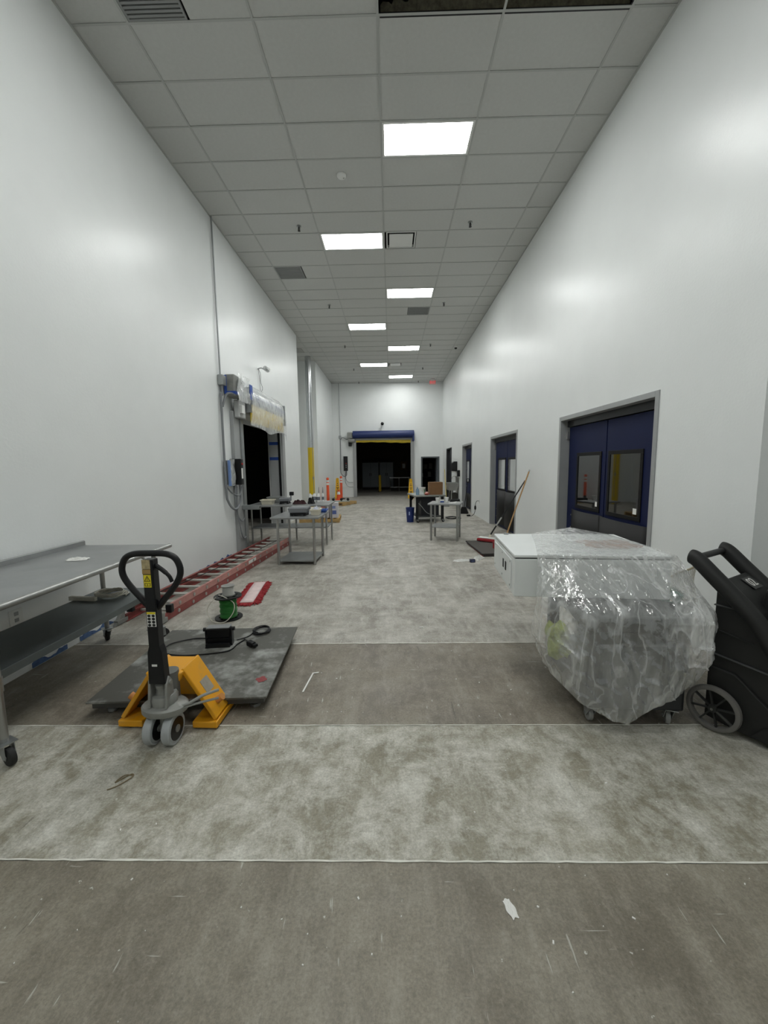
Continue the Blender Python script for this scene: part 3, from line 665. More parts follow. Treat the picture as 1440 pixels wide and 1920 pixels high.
# ================================================================== THINGS
def caster(parent, x, y, ztop, r=.055, wdt=.034, rz=0, brake=False, wm=None):
    c, s = math.cos(rz), math.sin(rz)
    Mx = Matrix.Translation((x, y, 0)) @ Matrix.Rotation(rz, 4, 'Z')
    def T(mb): mb.v = [tuple(Mx @ Vector(p)) for p in mb.v]; return mb
    k = MB(); k.bx(-.045, .045, -.045, .045, ztop-.006, ztop)
    k.prism([(-.045, ztop-.006), (.045, ztop-.006), (.03+.02, r-.01), (.0+.02, r-.012)], -wdt/2-.01, -wdt/2-.006, 'xz')
    k.prism([(-.045, ztop-.006), (.045, ztop-.006), (.03+.02, r-.01), (.0+.02, r-.012)], wdt/2+.006, wdt/2+.01, 'xz')
    k.cyl((.035, -wdt/2-.014, r), (.035, wdt/2+.014, r), .008, n=8)
    k.cyl((0, 0, ztop), (0, 0, ztop+.03), .02, n=12)
    if brake: k.beam((-.05, 0, ztop-.01), (-.11, 0, ztop+.0), .03, .008)
    o = T(k).build('caster', M_GALV, parent, False)
    w = MB().lathe([(.012, -wdt/2), (r*.72, -wdt/2), (r*.95, -wdt/2+.002), (r, -wdt/2+.006), (r, wdt/2-.006), (r*.95, wdt/2-.002), (r*.72, wdt/2), (.012, wdt/2)], (.035, 0, r), 20, 'y')
    T(w).build('wheel', wm or M_RUBBER, o)
    return o

# ---- near left work table
t = thing('work_table', 'long stainless work table on casters against the left wall, nearest the camera', 'table', (-2.63, 2.94, 0))
hl = .98; xb, xf = -.44, .43
top = MB().bx(xb, xf-.02, -hl, hl, .918, .948)
top.build('tabletop', M_STEELTOP, t, False, bevel=.003)
MB().prism([(xb-.005, .918), (xb+.012, .918), (xb+.012, .99), (xb+.0, .998), (xb-.005, .998)], -hl, hl, 'xz').build('backsplash', M_STEELTOP, t, False)
MB().cyl((xf-.012, -hl, .934), (xf-.012, hl+.008, .934), .021, n=16).build('front_rail', M_STEEL, t)
sh = MB().bx(-.30, .27, -hl+.05, hl-.0, .485, .505).bx(.262, .275, -hl+.05, hl, .45, .505)
sh.build('shelf', mat('shelf_grey', '757b7c', .42, .7, var=.1, vscale=3), t, False, bevel=.003)
for i, (lx, ly) in enumerate(((.37, -.80), (.31, .88), (-.20, .86), (-.20, -.80))):
    lg = MB().cyl((lx, ly, .16), (lx, ly, .92), .021, n=16).cyl((lx, ly, .13), (lx, ly, .16), .015, n=12)
    L_ = lg.build('leg', M_STEEL, t)
    MB().cyl((lx, ly, .44), (lx, ly, .53), .026, n=16).build('shelf_collar', M_STEEL, L_)
    caster(t, lx, ly, .135, .055, .034, (-.4, .9, 2.4, 1.3)[i], i in (0, 1, 2))
MB().beam((.31, .86, .74), (.16, .86, .915), .03, .006).beam((.31, .84, .80), (.31, .62, .915), .02, .008).build('gusset', M_STEEL, t, False)
def crumple(name, label, cat, loc, w, d, h, m, group=None, seed=1, n=14, rz=0):
    rnd = random.Random(seed); rows = []
    for j in range(n+1):
        r_ = []
        for i in range(n+1):
            u, v = i/n*2-1, j/n*2-1; e = max(0, 1-max(abs(u), abs(v))**3)
            r_.append(((u+rnd.uniform(-.12, .12)*e)*w/2*(1-.25*abs(v)**2+.12*math.sin(5*v+seed)), (v+.1*math.sin(4*u+seed))*d/2, .002+e*h*rnd.random()+.2*h*e))
        rows.append(r_)
    o = MB().grid(rows).build(name, m, None, False, loc=loc, rz=rz, solid=.0015); return tag(o, label, cat, group)
crumple('paper_scrap', 'crumpled white paper scrap lying on the near steel table', 'paper', (-2.63, 3.27, .949), .16, .10, .018, M_PAPER, None, 3)
# cable coil and white trunking on the shelf
mb = MB(); rnd = random.Random(2); pts = []
for k in range(8*16):
    a_ = 2*PI*k/16; rr = .105+.025*math.sin(k*.37)
    pts.append((rr*1.15*math.cos(a_), rr*math.sin(a_), .01+.045*(k/(8*16))+.006*math.sin(k*1.7)))
mb.tube(pts, .0055, 6); tag(mb.build('cable_coil', M_CREAM, None, True, loc=(-2.64, 3.66, .505)), 'coil of white cable on the shelf of the near table', 'cable')
o = MB().beam((0, 0, .02), (-.26, .0, .02), .03, .036).build('cable_trunking', M_CREAM, None, False, loc=(-2.70, 3.52, .506), rz=-.1); tag(o, 'short white plastic trunking piece beside the coil of cable', 'trunking')

# ---- floor scale
sc = thing('floor_scale', 'large square dark steel floor scale platform with scuffed top', 'floor scale', (-1.52, 3.19, 0), R(3))
MB().bx(-.61, .61, -.61, .61, .108, .122).build('deck_plate', M_SCALE, sc, False, bevel=.002)
sk = MB().bx(-.585, .585, -.585, -.565, .062, .108).bx(-.585, .585, .565, .585, .062, .108).bx(-.585, -.565, -.565, .565, .062, .108).bx(.565, .585, -.565, .565, .062, .108)
sk.build('side_skirt', M_SCALESIDE, sc, False)
for sx in (-.5, .5):
    for sy in (-.5, .5): MB().cyl((sx, sy, 0), (sx, sy, .02), .035, n=14).cyl((sx, sy, .02), (sx, sy, .108), .012, n=10).build('foot', M_GALV, sc)
o = crumple('red_scrap', 'small faded red scrap on the corner of the floor scale', 'scrap', (-.985, 2.84, .1225), .07, .07, .003, mat('scrap_red', '8e4546', .8), None, 5, 8, .7)
# indicator
t = thing('weight_indicator', 'black weight indicator on a bracket standing on the floor scale', 'scale display', (-1.55, 3.44, .1225), R(6))
body = MB().prism([(-.03, .07), (-.045, .16), (.035, .165), (.05, .08)], -.1, .1, 'yz'); body.build('display_body', M_BLACK, t, False, bevel=.008)
MB().bx(-.1, .1, -.045, .04, .162, .172).build('top_panel', mat('indicator_top', '77797a', .25), t, False, bevel=.003)
for s in (-1, 1): MB().cyl((s*.1, 0, .145), (s*.135, 0, .145), .017, n=12).build('knob', M_BLACK, t)
MB().bx(-.105, .105, -.07, .07, 0, .012).bx(-.115, -.107, -.03, .03, 0, .15).bx(.107, .115, -.03, .03, 0, .15).bx(-.1, .1, -.075, -.06, .012, .04).bx(-.1, .1, -.03, .03, .012, .07).build('bracket', M_BLACKM, t, False)
Zs = .1285
o = tag(MB().tube(spline([(-1.72, 3.56, Zs), (-1.85, 3.55, Zs), (-2.0, 3.44, Zs), (-1.97, 3.28, Zs), (-1.80, 3.22, Zs), (-1.60, 3.24, Zs), (-1.42, 3.30, Zs), (-1.39, 3.43, Zs), (-1.36, 3.52, Zs)], 10), .0055, 6).build('scale_cable', M_BLACK, None), 'black cable looping round the weight indicator', 'cable')
o = thing('power_adapter', 'black plug adapter lying on the floor scale right of the indicator', 'adapter', (-1.25, 3.40, .1225), R(-35))
MB().bx(-.05, .03, -.025, .025, 0, .045).build('adapter_body', M_BLACK, o, False, bevel=.01); MB().bx(.03, .06, -.02, .02, .01, .03).build('plug', M_BLACK, o, False); MB().tube(spline([(-.05, 0, .02), (-.1, .03, .012), (-.19, .05, .007)], 6), .005, 6).build('lead', M_BLACK, o)
mb = MB(); pts = [(-1.43, 3.52, Zs), (-1.38, 3.56, Zs), (-1.34, 3.62, Zs)]
for k in range(60):
    a_ = PI+2*PI*k/14; pts.append((-1.26+.075*math.cos(a_)+.008*math.sin(k), 3.71+.085*math.sin(a_)+.006*math.cos(1.3*k), Zs+.012*(k/30)))
tag(mb.tube(spline(pts, 3), .005, 6).build('coiled_cord', M_BLACK, None), 'small bundled coil of black cord near the back edge of the scale', 'cord')

# ---- pallet jack
pj = thing('pallet_jack', 'yellow pallet jack with black upright handle beside the floor scale', 'pallet jack', (-1.43, 2.32, 0), R(-1.5))
for s in (-1, 1):
    w = MB().lathe([(.02, -.026), (.075, -.026), (.082, -.022), (.09, -.026), (.095, -.02), (.095, .02), (.09, .026), (.082, .022), (.075, .026), (.02, .026)], (s*.058-.0, 0, .095), 28, 'x')
    o = w.build('steer_wheel', M_WHEELG, pj); MB().cyl((s*.058-.028, 0, .095), (s*.058+.028, 0, .095), .07, n=20).build('wheel_hub', M_BLACKM, o); MB().cyl((s*.058-.034, 0, .095), (s*.058+.034, 0, .095), .022, n=14).build('bearing', M_CAST, o)
MB().cyl((-.09, 0, .095), (.09, 0, .095), .012, n=10).cyl((0, 0, .08), (0, .01, .22), .022, n=14).build('axle', M_CAST, pj)
MB().lathe([(.04, .195), (.135, .198), (.14, .205), (.14, .235), (.13, .245), (.05, .26)], (.0, .03, 0), 28, sx=1, sy=.75).build('turntable', M_CAST, pj)
MB().lathe([(.0, .24), (.075, .24), (.08, .29), (.07, .31), (.045, .315), (.04, .36), (0, .365)], (0, .03, 0), 20).build('pump_collar', M_CAST, pj)
for s in (-1, 1): MB().prism([(-.05, .25), (.045, .25), (.03, .40), (.0, .44), (-.03, .40)], s*.052-.008, s*.052+.008, 'yz').build('handle_yoke', M_CAST, pj, False, bevel=.004)
MB().cyl((-.07, 0, .40), (.07, 0, .40), .012, n=10).lathe([(.0, .36), (.033, .36), (.036, .38), (.02, .39), (.018, .43), (.024, .44), (0, .45)], (0, .01, 0), 14).build('pump_piston', M_CAST, pj)
MB().cyl((0, .10, .20), (0, .10, .42), .055, n=18).build('pump_cylinder', mat('pump_grey', '6e6f6c', .5, .3), pj)
MB().tube(spline([(.10, .0, .235), (.16, .03, .245), (.22, .08, .265), (.30, .13, .275)], 6), .010, 8).tube(spline([(.11, -.01, .225), (.18, .05, .225), (.3, .12, .225)], 6), .008, 8).build('release_pedal', M_CAST, pj)
# chassis, local x offset: jack centre at -1.48 => dx=-.05
cx = -.055
for s in (-1, 1):
    b = MB(); xo = cx+s*.25
    b.bx(xo-.082, xo+.082, .12, 1.25, .012, .056)
    fk = b.build('fork', M_YEL, pj, False, bevel=.006)
    MB().cyl((xo-.05, 1.12, .034), (xo+.05, 1.12, .034), .032, n=14).build('load_roller', M_RUBBER, fk)
    # inclined leg
    p0 = Vector((cx+s*.08+(.03 if s > 0 else -.0), .24, .405)); p1 = Vector((cx+s*.315, .24, .062))
    MB().beam(p0, p1, .20, .028, upv=(s*.8, 0, .6)).build('inclined_leg', M_YEL, pj, False, bevel=.006)
    pm = p0.lerp(p1, .80); nrm = Vector((s*.82, 0, .57))
    MB().cyl(pm+nrm*.01, pm+nrm*.06, .024, n=16).build('stop_roller', mat('roller_tan', 'c98a4a', .5), pj)
    if s > 0: 
        q0 = p0.lerp(p1, .36)+nrm*.0155; q1 = p0.lerp(p1, .60)+nrm*.0155
        MB().beam(q0, q1, .09, .003, upv=(s*.8, 0, .6)).build('worn_patch', mat('worn_grey', '9a9488', .7, var=.15, vscale=18), pj, False)
MB().prism([(cx-.11, .40), (cx+.13, .40), (cx+.11, .335), (cx-.09, .335)], .10, .34, 'xz').build('top_bridge', M_YEL, pj, False, bevel=.012)
MB().prism([(cx-.30, .075), (cx+.30, .075), (cx+.13, .35), (cx-.11, .35)], .33, .345, 'xz').build('back_plate', M_YEL, pj, False)
MB().bx(cx+.04, cx+.12, .325, .33, .24, .246).build('plate_slot', M_INK, pj, False)
MB().bx(cx-.02, cx+.12, .322, .329, .30, .345).build('grey_patch', mat('worn_grey', '9a9488', .7), pj, False)
# upright
hb = MB().prism([(-.052, .40), (.052, .40), (.044, .60), (.032, .64), (.032, 1.17), (-.032, 1.17), (-.032, .64), (-.044, .60)], -.035, .025, 'xz')
Mh = Matrix.Rotation(R(3.0), 4, 'X'); 
hd = hb.build('handle_column', M_BLACKM, pj, False, bevel=.006); hd.location = (0, 0, 0)
lp = [(0, 0, .86), (-.075, 0, .93), (-.155, 0, 1.03), (-.178, 0, 1.10), (-.155, 0, 1.168), (-.10, 0, 1.197), (0, 0, 1.202), (.10, 0, 1.197), (.155, 0, 1.168), (.178, 0, 1.10), (.155, 0, 1.03), (.075, 0, .93)]
MB().tube(spline(lp, 6, True), .0185, 12, True).build('grip_loop', M_BLACK, hd)
MB().tube(spline([(.03, 0, 1.13), (.07, 0, 1.10), (.11, -.005, 1.065), (.125, -.005, 1.03)], 5), [.013]*8+[.011]*8, 8).build('lift_lever', M_BLACK, hd)
st = MB().bx(-.031, .018, -.0368, -.035, 1.115, 1.17).build('worn_sticker', mat('sticker_worn', 'b5a57e', .6, var=.35, vscale=40), hd, False)
MB().bx(-.031, .018, -.0368, -.035, 1.085, 1.112).build('gold_sticker', mat('sticker_gold', 'a3854a', .5), hd, False)
MB().bx(-.026, .018, -.0368, -.035, 1.005, 1.08).build('warning_sticker', mat('sticker_yellow', 'e2d022', .5), hd, False)
wi = MB()
def tri(cx_, cz, s, w): 
    P_ = [(cx_-s, -.0376, cz-s*.8), (cx_+s, -.0376, cz-s*.8), (cx_, -.0376, cz+s)]
    for i in range(3): wi.beam(P_[i], P_[(i+1) % 3], .0012, w, upv=(0, 0, 1) if i else (0, 0, 1))
tri(-.004, 1.056, .017, .003); wi.bx(-.0052, -.0028, -.038, -.0368, 1.050, 1.063).bx(-.0052, -.0028, -.038, -.0368, 1.0455, 1.048)
wi.bx(-.02, .012, -.038, -.0368, 1.012, 1.0145).bx(-.021, -.0185, -.038, -.0368, 1.012, 1.031).bx(.0105, .013, -.038, -.0368, 1.012, 1.031).bx(-.021, -.006, -.038, -.0368, 1.0285, 1.031).bx(-.002, .013, -.038, -.0368, 1.0285, 1.031).bx(-.0052, -.0028, -.038, -.0368, 1.012, 1.029)
wi.build('warning_symbols', M_INK, hd, False)
MB().bx(-.025, .028, -.0368, -.035, .765, .855).build('label_sheet', M_PAPER, hd, False); MB().bx(-.025, .028, -.0374, -.0368, .842, .855).build('label_header', mat('sticker_yellow', '', 0), hd, False)
lb = MB()
for i in range(2):
    for j in range(4): lb.lathe([(.006, 0), (.0085, 0)], (-.012+.026*i, -.0374, .775+.019*j), 10, 'y', sx=1.2).bx(-.016+.026*i, -.008+.026*i, -.0376, -.0368, .771+.019*j, .775+.019*j)
lb.build('label_pictograms', M_INK, hd, False)
MB().bx(-.02, .012, -.0365, -.035, .515, .528).build('scuffed_plate', M_PAPER, hd, False)

# ---- extension ladder
A0 = Vector((-2.76, 4.28, 0)); A1 = Vector((-2.46, 8.72, 0)); ax = (A1-A0); Ll = ax.length; ang = math.atan2(ax.y, ax.x)-PI/2
ld = thing('extension_ladder', 'red fibreglass extension ladder lying on the floor along the left wall', 'ladder', A0, ang)
HW = .235
for lvl, (z0, z1, m_, hw, y0_) in enumerate(((.005, .085, M_RED, HW, 0), (.09, .168, M_REDL, HW-.0, .15))):
    for s in (-1, 1):
        x = s*hw
        MB().bx(x-.004, x+.004, y0_, Ll, z0, z1).bx(min(x, x-s*.03), max(x, x-s*.03), y0_, Ll, z1-.006, z1).bx(min(x, x-s*.03), max(x, x-s*.03), y0_, Ll, z0, z0+.006).build('rail', m_ if s > 0 else M_RED, ld, False)
    zc = (z0+z1)/2
    rg = MB().cyl((-hw, 0, 0), (hw, 0, 0), .017, n=12).mesh('rung', mat('rung_grey', 'c2c1bb', .5, .3))
    rv = MB().lathe([(.008, 0), (.022, 0), (.022, .006), (.016, .009), (.008, .009)], (hw+.004, 0, 0), 14, 'x').mesh('rung_end', M_ALU)
    for k in range(14):
        y = y0_+.15+.305*k+(.12 if lvl == 0 else 0)
        if y > Ll-.05: break
        o = bpy.data.objects.new('rung', rg); COL.objects.link(o); o.parent = ld; o.location = (0, y, zc)
        e = bpy.data.objects.new('rung_end', rv); COL.objects.link(e); e.parent = o
for s in (-1, 1):
    MB().bx(s*HW-.025, s*HW+.025, -.13, .03, .01, .06).prism([(-.16, .005), (-.02, .005), (0, .12), (-.05, .13)], s*HW-.02, s*HW+.02, 'yz').build('ladder_shoe', M_CAST, ld, False, bevel=.006)
    MB().bx(s*HW-.035, s*HW+.035, .08, .14, .08, .175).build('rung_lock', M_BLACKM, ld, False, bevel=.01)
MB().tube(spline([(-.2, .1, .19), (-.08, 1.2, .172), (.03, 2.4, .175), (.08, 3.2, .172), (.1, 4.2, .175)], 10), .006, 6).build('rope', M_BLACK, ld)
MB().tube(spline([(-.22, .0, .14), (-.12, .06, .2), (.05, .05, .21), (.18, .1, .2)], 6), .016, 8).build('pulley_bar', M_BLACKM, ld)
MB().bx(HW+.0045, HW+.006, 2.25, 2.55, .105, .155).build('rail_label', M_PAPER, ld, False)

# ---- wire spools
t = thing('wire_spool', 'spool of green wire with black flanges standing on the floor', 'wire spool', (-1.865, 4.41, 0))
def flange(z, r, mb, th=.012):
    n = 36; vs = []
    mb.lathe([(r*.72, z), (r, z), (r, z+th), (r*.72, z+th), (r*.72, z)], (0, 0, 0), n); mb.lathe([(.02, z), (r*.45, z), (r*.45, z+th), (.02, z+th), (.02, z)], (0, 0, 0), n)
    for k in range(8): 
        a_ = 2*PI*k/8; mb.beam((r*.42*math.cos(a_), r*.42*math.sin(a_), z+th/2), (r*.75*math.cos(a_), r*.75*math.sin(a_), z+th/2), .035, th*.9)
for z in (.0, .245): 
    mb = MB(); flange(z, .15, mb); mb.build('flange', M_BLACK, t)
mb = MB(); pts = []
prof = []
for k in range(29):
    z = .013+k*.008; prof += [(.088+.004*math.sin(k*.9), z), (.092+.004*math.sin(k*.9), z+.004)]
mb.lathe([(.03, .013)]+prof+[(.03, .243)], n=32).build('wire_winding', M_GREEN, t)
pts = spline([(-.09, -.10, .27), (-.155, -.12, .20), (-.18, -.14, .12), (-.11, -.17, .02), (.02, -.165, .012), (.10, -.125, .10), (.105, -.10, .20), (.02, -.10, .262), (-.07, -.075, .29)], 7)
MB().tube(pts, .0045, 6).build('loose_wire', M_CREAM, t)
t = thing('wire_spool', 'small silver spool of white wire stacked on the green spool', 'wire spool', (-1.865, 4.43, .2575))
MB().lathe([(.02, 0), (.075, 0), (.075, .006), (.02, .006)], n=24).build('flange', M_ALU, t); MB().lathe([(.015, .105), (.072, .105), (.075, .111), (.05, .113), (.015, .113)], n=24).build('flange', M_ALU, t)
pf = []
for k in range(16): pf += [(.062, .007+k*.006), (.0645, .010+k*.006)]
MB().lathe([(.02, .0065)]+pf+[(.02, .104)], n=24).build('wire_winding', mat('wire_white', 'bdbdb8', .5), t)

# ---- red dust-mop pad on floor
t = thing('dust_mop_pad', 'red fringed dust mop pad with white strip lying on the floor', 'mop pad', (-1.87, 5.27, 0), R(7))
rnd = random.Random(9)
MB().grid([[(x, y, .022+.004*math.sin(7*y)) for x in (-.08, -.03, .03, .08)] for y in [(-.44+.88*j/12) for j in range(13)]]).build('backing_strip', mat('pad_white', 'd8c4c2', .85, var=.12, vscale=10), t, True, solid=-.012)
fr = MB()
for k in range(520):
    s = rnd.choice((-1, 1)); 
    if rnd.random() < .16: 
        sy = rnd.choice((-1, 1)); b0 = Vector((rnd.uniform(-.09, .09), sy*.43, .018)); d_ = Vector((rnd.uniform(-.03, .03), sy*rnd.uniform(.04, .09), -.012+rnd.uniform(-.003, .012)))
    else: b0 = Vector((s*.075, rnd.uniform(-.45, .45), .018)); d_ = Vector((s*rnd.uniform(.05, .10), rnd.uniform(-.05, .05), -.012+rnd.uniform(-.003, .014)))
    fr.tube([b0, b0+d_*.5+Vector((0, 0, .008)), b0+d_], .0065, 4)
o = fr.build('fringe', M_REDMOP, t); o['kind'] = 'stuff'
MB().bx(-.10, .10, -.45, .45, .002, .010).build('pad_base', M_REDMOP, t, False)
# bits on the floor
o = tag(MB().beam((-.685, 2.87, .004), (-.66, 3.15, .004), .012, .006).beam((-.665, 3.145, .004), (-.615, 3.16, .004), .012, .006).build('trim_strip', M_PAPER, None, False), 'thin bent white plastic strip on the floor right of the scale', 'plastic strip')
crumple('plaster_lump', 'pale dried splash of plaster on the near floor', 'debris', (.44, 1.375, .0005), .035, .07, .004, M_PAPER, None, 8, 10, .3)
mb = MB(); rnd = random.Random(21)
for k in range(150):
    y = rnd.choice((rnd.uniform(.9, 3), rnd.uniform(2.5, 7), rnd.uniform(3.5, 8))); x = rnd.uniform(-2.2, 2.2) if y > 2.4 else rnd.uniform(-1.4, 1.5)
    if -2.2 < x < -.85 and 2.2 < y < 3.9: continue
    if 1.1 < x and 2.2 < y < 3.8: continue
    if -2.1 < x < -1.6 and 4.2 < y < 5.9: continue
    s = rnd.uniform(.002, .006)+(.002 if y > 3 else 0); mb.box((x, y, .0015), (s*rnd.uniform(.6, 2.2), s, .003), Matrix.Rotation(rnd.random()*3, 3, 'Z'))
o = tag(mb.build('floor_crumbs', M_PAPER, None, False), 'scattered pale crumbs of plaster and paint over the floor', 'debris', None, 'stuff')
tag(MB().tube(spline([(-1.53, 1.94, .004), (-1.49, 1.97, .004), (-1.45, 2.03, .005), (-1.47, 2.05, .004), (-1.52, 1.99, .004), (-1.50, 2.04, .006), (-1.45, 2.04, .004)], 6), .003, 5).build('string_scrap', mat('string_tan', '7f7259', .9), None), 'tangled tan string on the pale floor below the pallet jack', 'string')
tag(MB().bx(-.02, .02, -.007, .007, 0, .008).build('paper_bit', M_PAPER, None, False, loc=(.30, 4.08, 0.0005), rz=.4), 'small white chip in the middle of the floor', 'debris')

# ---- steel tables, left
def steel_table(name, label, loc, rz, hx, hy, H, legs, shelf_z, legin=.07, r=.02, th=.035, bullet=True):
    t = thing(name, label, 'table', loc, rz)
    MB().bx(-hx, hx, -hy, hy, H-th, H).build('tabletop', M_STEELTOP, t, False, bevel=.006)
    for lx, ly in legs:
        m_ = MB().cyl((lx, ly, .05 if bullet else 0), (lx, ly, H-th), r, n=12)
        if bullet: m_.cyl((lx, ly, 0), (lx, ly, .05), r*.5, r*.8, n=10)
        m_.build('leg', M_STEEL, t)
    xs_ = [l[0] for l in legs]; ys_ = [l[1] for l in legs]
    MB().bx(min(xs_)-.0, max(xs_)+.0, min(ys_), max(ys_), shelf_z-.03, shelf_z).build('shelf', M_GALV, t, False, bevel=.004)
    return t
steel_table('work_table', 'long steel table reaching across the left roll-up opening', (-2.20, 8.92, 0), 0, .88, .46, .885, [(-.82, -.3), (-.82, .3), (0.0, .3), (.8, -.33), (.82, .3)], .40)
steel_table('work_table', 'small steel table with low shelf carrying a bench scale, left aisle', (-1.63, 7.2, 0), R(-2), .42, .46, .845, [(-.32, -.36), (.31, -.36), (.31, .34), (-.32, .34)], .085, bullet=False, r=.023)
steel_table('work_table', 'small steel table with paper cups in the right aisle', (1.24, 9.2, 0), R(-15), .36, .34, .84, [(-.29, -.28), (.29, -.28), (.29, .28), (-.29, .28)], .32, bullet=False, r=.024)
def tray(loc, label, m, sx, sy, h, rz=0, cat='tray'):
    t = thing('plastic_tray', label, cat, loc, rz)
    mb = MB(); b = .85
    mb.add([(-sx*b, -sy*b, 0), (sx*b, -sy*b, 0), (sx*b, sy*b, 0), (-sx*b, sy*b, 0), (-sx, -sy, h), (sx, -sy, h), (sx, sy, h), (-sx, sy, h)], [(0, 1, 2, 3), (0, 1, 5, 4), (1, 2, 6, 5), (2, 3, 7, 6), (3, 0, 4, 7)])
    mb.build('tub', m, t, False, solid=.006)
    e = .014; MB().bx(-sx-e, sx+e, -sy-e, -sy, h-.02, h+.004).bx(-sx-e, sx+e, sy, sy+e, h-.02, h+.004).bx(-sx-e, -sx, -sy, sy, h-.02, h+.004).bx(sx, sx+e, -sy, sy, h-.02, h+.004).build('rim', m, t, False, bevel=.003)
    return t
def bench_scale(loc, label, sx, sy, h, rz=0, post=False):
    t = thing('bench_scale', label, 'scale', loc, rz)
    MB().bx(-sx*.85, sx*.85, -sy*.85, sy*.85, .02, .06).build('base', M_BLACK, t, False, bevel=.008)
    for a_ in (-1, 1):
        for b_ in (-1, 1): MB().cyl((a_*sx*.7, b_*sy*.7, 0), (a_*sx*.7, b_*sy*.7, .02), .025, n=10).build('foot', M_BLACK, t)
    MB().add([(-sx*.92, -sy*.92, .06), (sx*.92, -sy*.92, .06), (sx*.92, sy*.92, .06), (-sx*.92, sy*.92, .06), (-sx, -sy, h-.02), (sx, -sy, h-.02), (sx, sy, h-.02), (-sx, sy, h-.02), (-sx*.93, -sy*.9, h), (sx*.93, -sy*.9, h), (sx*.93, sy*.9, h), (-sx*.93, sy*.9, h)],
        [(3, 2, 1, 0), (0, 1, 5, 4), (1, 2, 6, 5), (2, 3, 7, 6), (3, 0, 4, 7), (4, 5, 9, 8), (5, 6, 10, 9), (6, 7, 11, 10), (7, 4, 8, 11), (8, 9, 10, 11)]).build('weighing_pan', mat('scale_grey', '83868a', .4, .3), t, False)
    if post:
        MB().cyl((sx*.9, sy, .05), (sx*.95, sy, .20), .014, n=10).build('post', M_GALV, t); MB().bx(sx*.7, sx*1.5, sy-.04, sy+.04, .17, .25).build('display', M_BLACK, t, False, bevel=.008)
    return t
T1 = .886
tray((-2.70, 8.78, T1), 'beige tray on the long steel table', M_BEIGE, .13, .11, .10)
tray((-2.64, 9.16, T1), 'grey tub behind the beige tray on the long table', M_GALV, .16, .12, .13)
bench_scale((-2.35, 8.88, T1), 'grey bench scale with small display on the long table', .11, .12, .13, 0, True)
crumple('work_gloves', 'dark red and black work gloves heaped on the long table', 'gloves', (-2.0, 8.72, T1), .30, .16, .09, mat('glove_maroon', '3a2023', .85, var=.4, vscale=14), None, 12, 12)
crumple('black_cloth', 'wad of black cloth beside the work gloves', 'cloth', (-1.75, 8.78, T1), .15, .15, .13, M_BLACK, None, 14, 12)
def bottle(loc, label, h, r, nozzle, k):
    t = thing('sealant_bottle' if not nozzle else 'caulk_tube', label, 'bottle' if not nozzle else 'caulk tube', loc, 0, 'white bottles on the long table')
    MB().lathe([(0, 0), (r, 0), (r, h*.8), (r*.7, h*.9), (r*.35, h*.92), (r*.35, h), (0, h)], n=16).build('body', M_WHITE, t)
    MB().lathe([(r*1.01, h*.2), (r*1.015, h*.2), (r*1.015, h*(.5+.05*k)), (r*1.01, h*(.5+.05*k))], n=16).build('label_band', mat('label_ink', '6a6f78', .5), t)
    if nozzle: MB().cyl((0, 0, h), (0, 0, h+.13), .012, .005, n=10).build('nozzle', mat('nozzle_ink', '8a8d90', .5), t)
for i, (x, y) in enumerate(((-1.86, 9.24), (-1.77, 9.33), (-1.68, 9.24), (-1.77, 9.20))): bottle((x, y, T1), ['white bottle at the left of the bottle group on the long table', 'white bottle at the back of the bottle group on the long table', 'white bottle at the right of the bottle group on the long table', 'white bottle at the front of the bottle group on the long table'][i], .19, .038, False, i)
for i, (x, y) in enumerate(((-1.68, 9.35), (-1.58, 9.30))): bottle((x, y, T1), ['tall caulk tube with upright nozzle, left one on the long table', 'tall caulk tube with upright nozzle, right one on the long table'][i], .20, .026, True, i)
T2 = .846
bench_scale((-1.62, 7.06, T2), 'large grey bench scale on the small left table', .165, .17, .15)
tray((-1.34, 7.12, T2), 'cream tray holding a white packet on the small left table', M_BEIGE, .075, .13, .10)
crumple('plastic_packet', 'white and blue plastic packet stuffed in the cream tray', 'packet', (-1.34, 7.13, T2+.045), .11, .16, .10, mat('packet_white', 'd8dbe6', .4, col2='5573c4', var=.1, vscale=7, thr=(.55, .62)), None, 15, 10)
tray((-1.30, 7.50, T2), 'blue shallow dish on the small left table', mat('dish_blue', '2c55a6', .45), .09, .09, .05, 0, 'dish')

# ---- pallets and boxes
def pallet(loc, rz, label, nb=7, w=1.2, d=1.0):
    t = thing('wooden_pallet', label, 'pallet', loc, rz, 'wooden pallets')
    bd = MB().bx(-.05, .05, -d/2, d/2, 0, .018).mesh('board', M_WOOD, False); st_ = MB().bx(-w/2, w/2, -.04, .04, 0, .09).mesh('stringer', M_WOOD, False)
    for i in range(nb):
        o = bpy.data.objects.new('deck_board', bd); COL.objects.link(o); o.parent = t; o.location = (-w/2+.05+(w-.1)*i/(nb-1), 0, .109)
    for y in (-d/2+.04, 0, d/2-.04):
        o = bpy.data.objects.new('stringer', st_); COL.objects.link(o); o.parent = t; o.location = (0, y, .0185)
    for x in (-w/2+.05, 0, w/2-.05):
        o = bpy.data.objects.new('bottom_board', bd); COL.objects.link(o); o.parent = t; o.location = (x, 0, 0)
    return t
pallet((-2.25, 17.75, 0), R(68), 'empty wooden pallet on the floor near the far left corner')
pallet((-2.20, 12.5, 0), R(4), 'wooden pallet carrying printed boxes behind the long table')
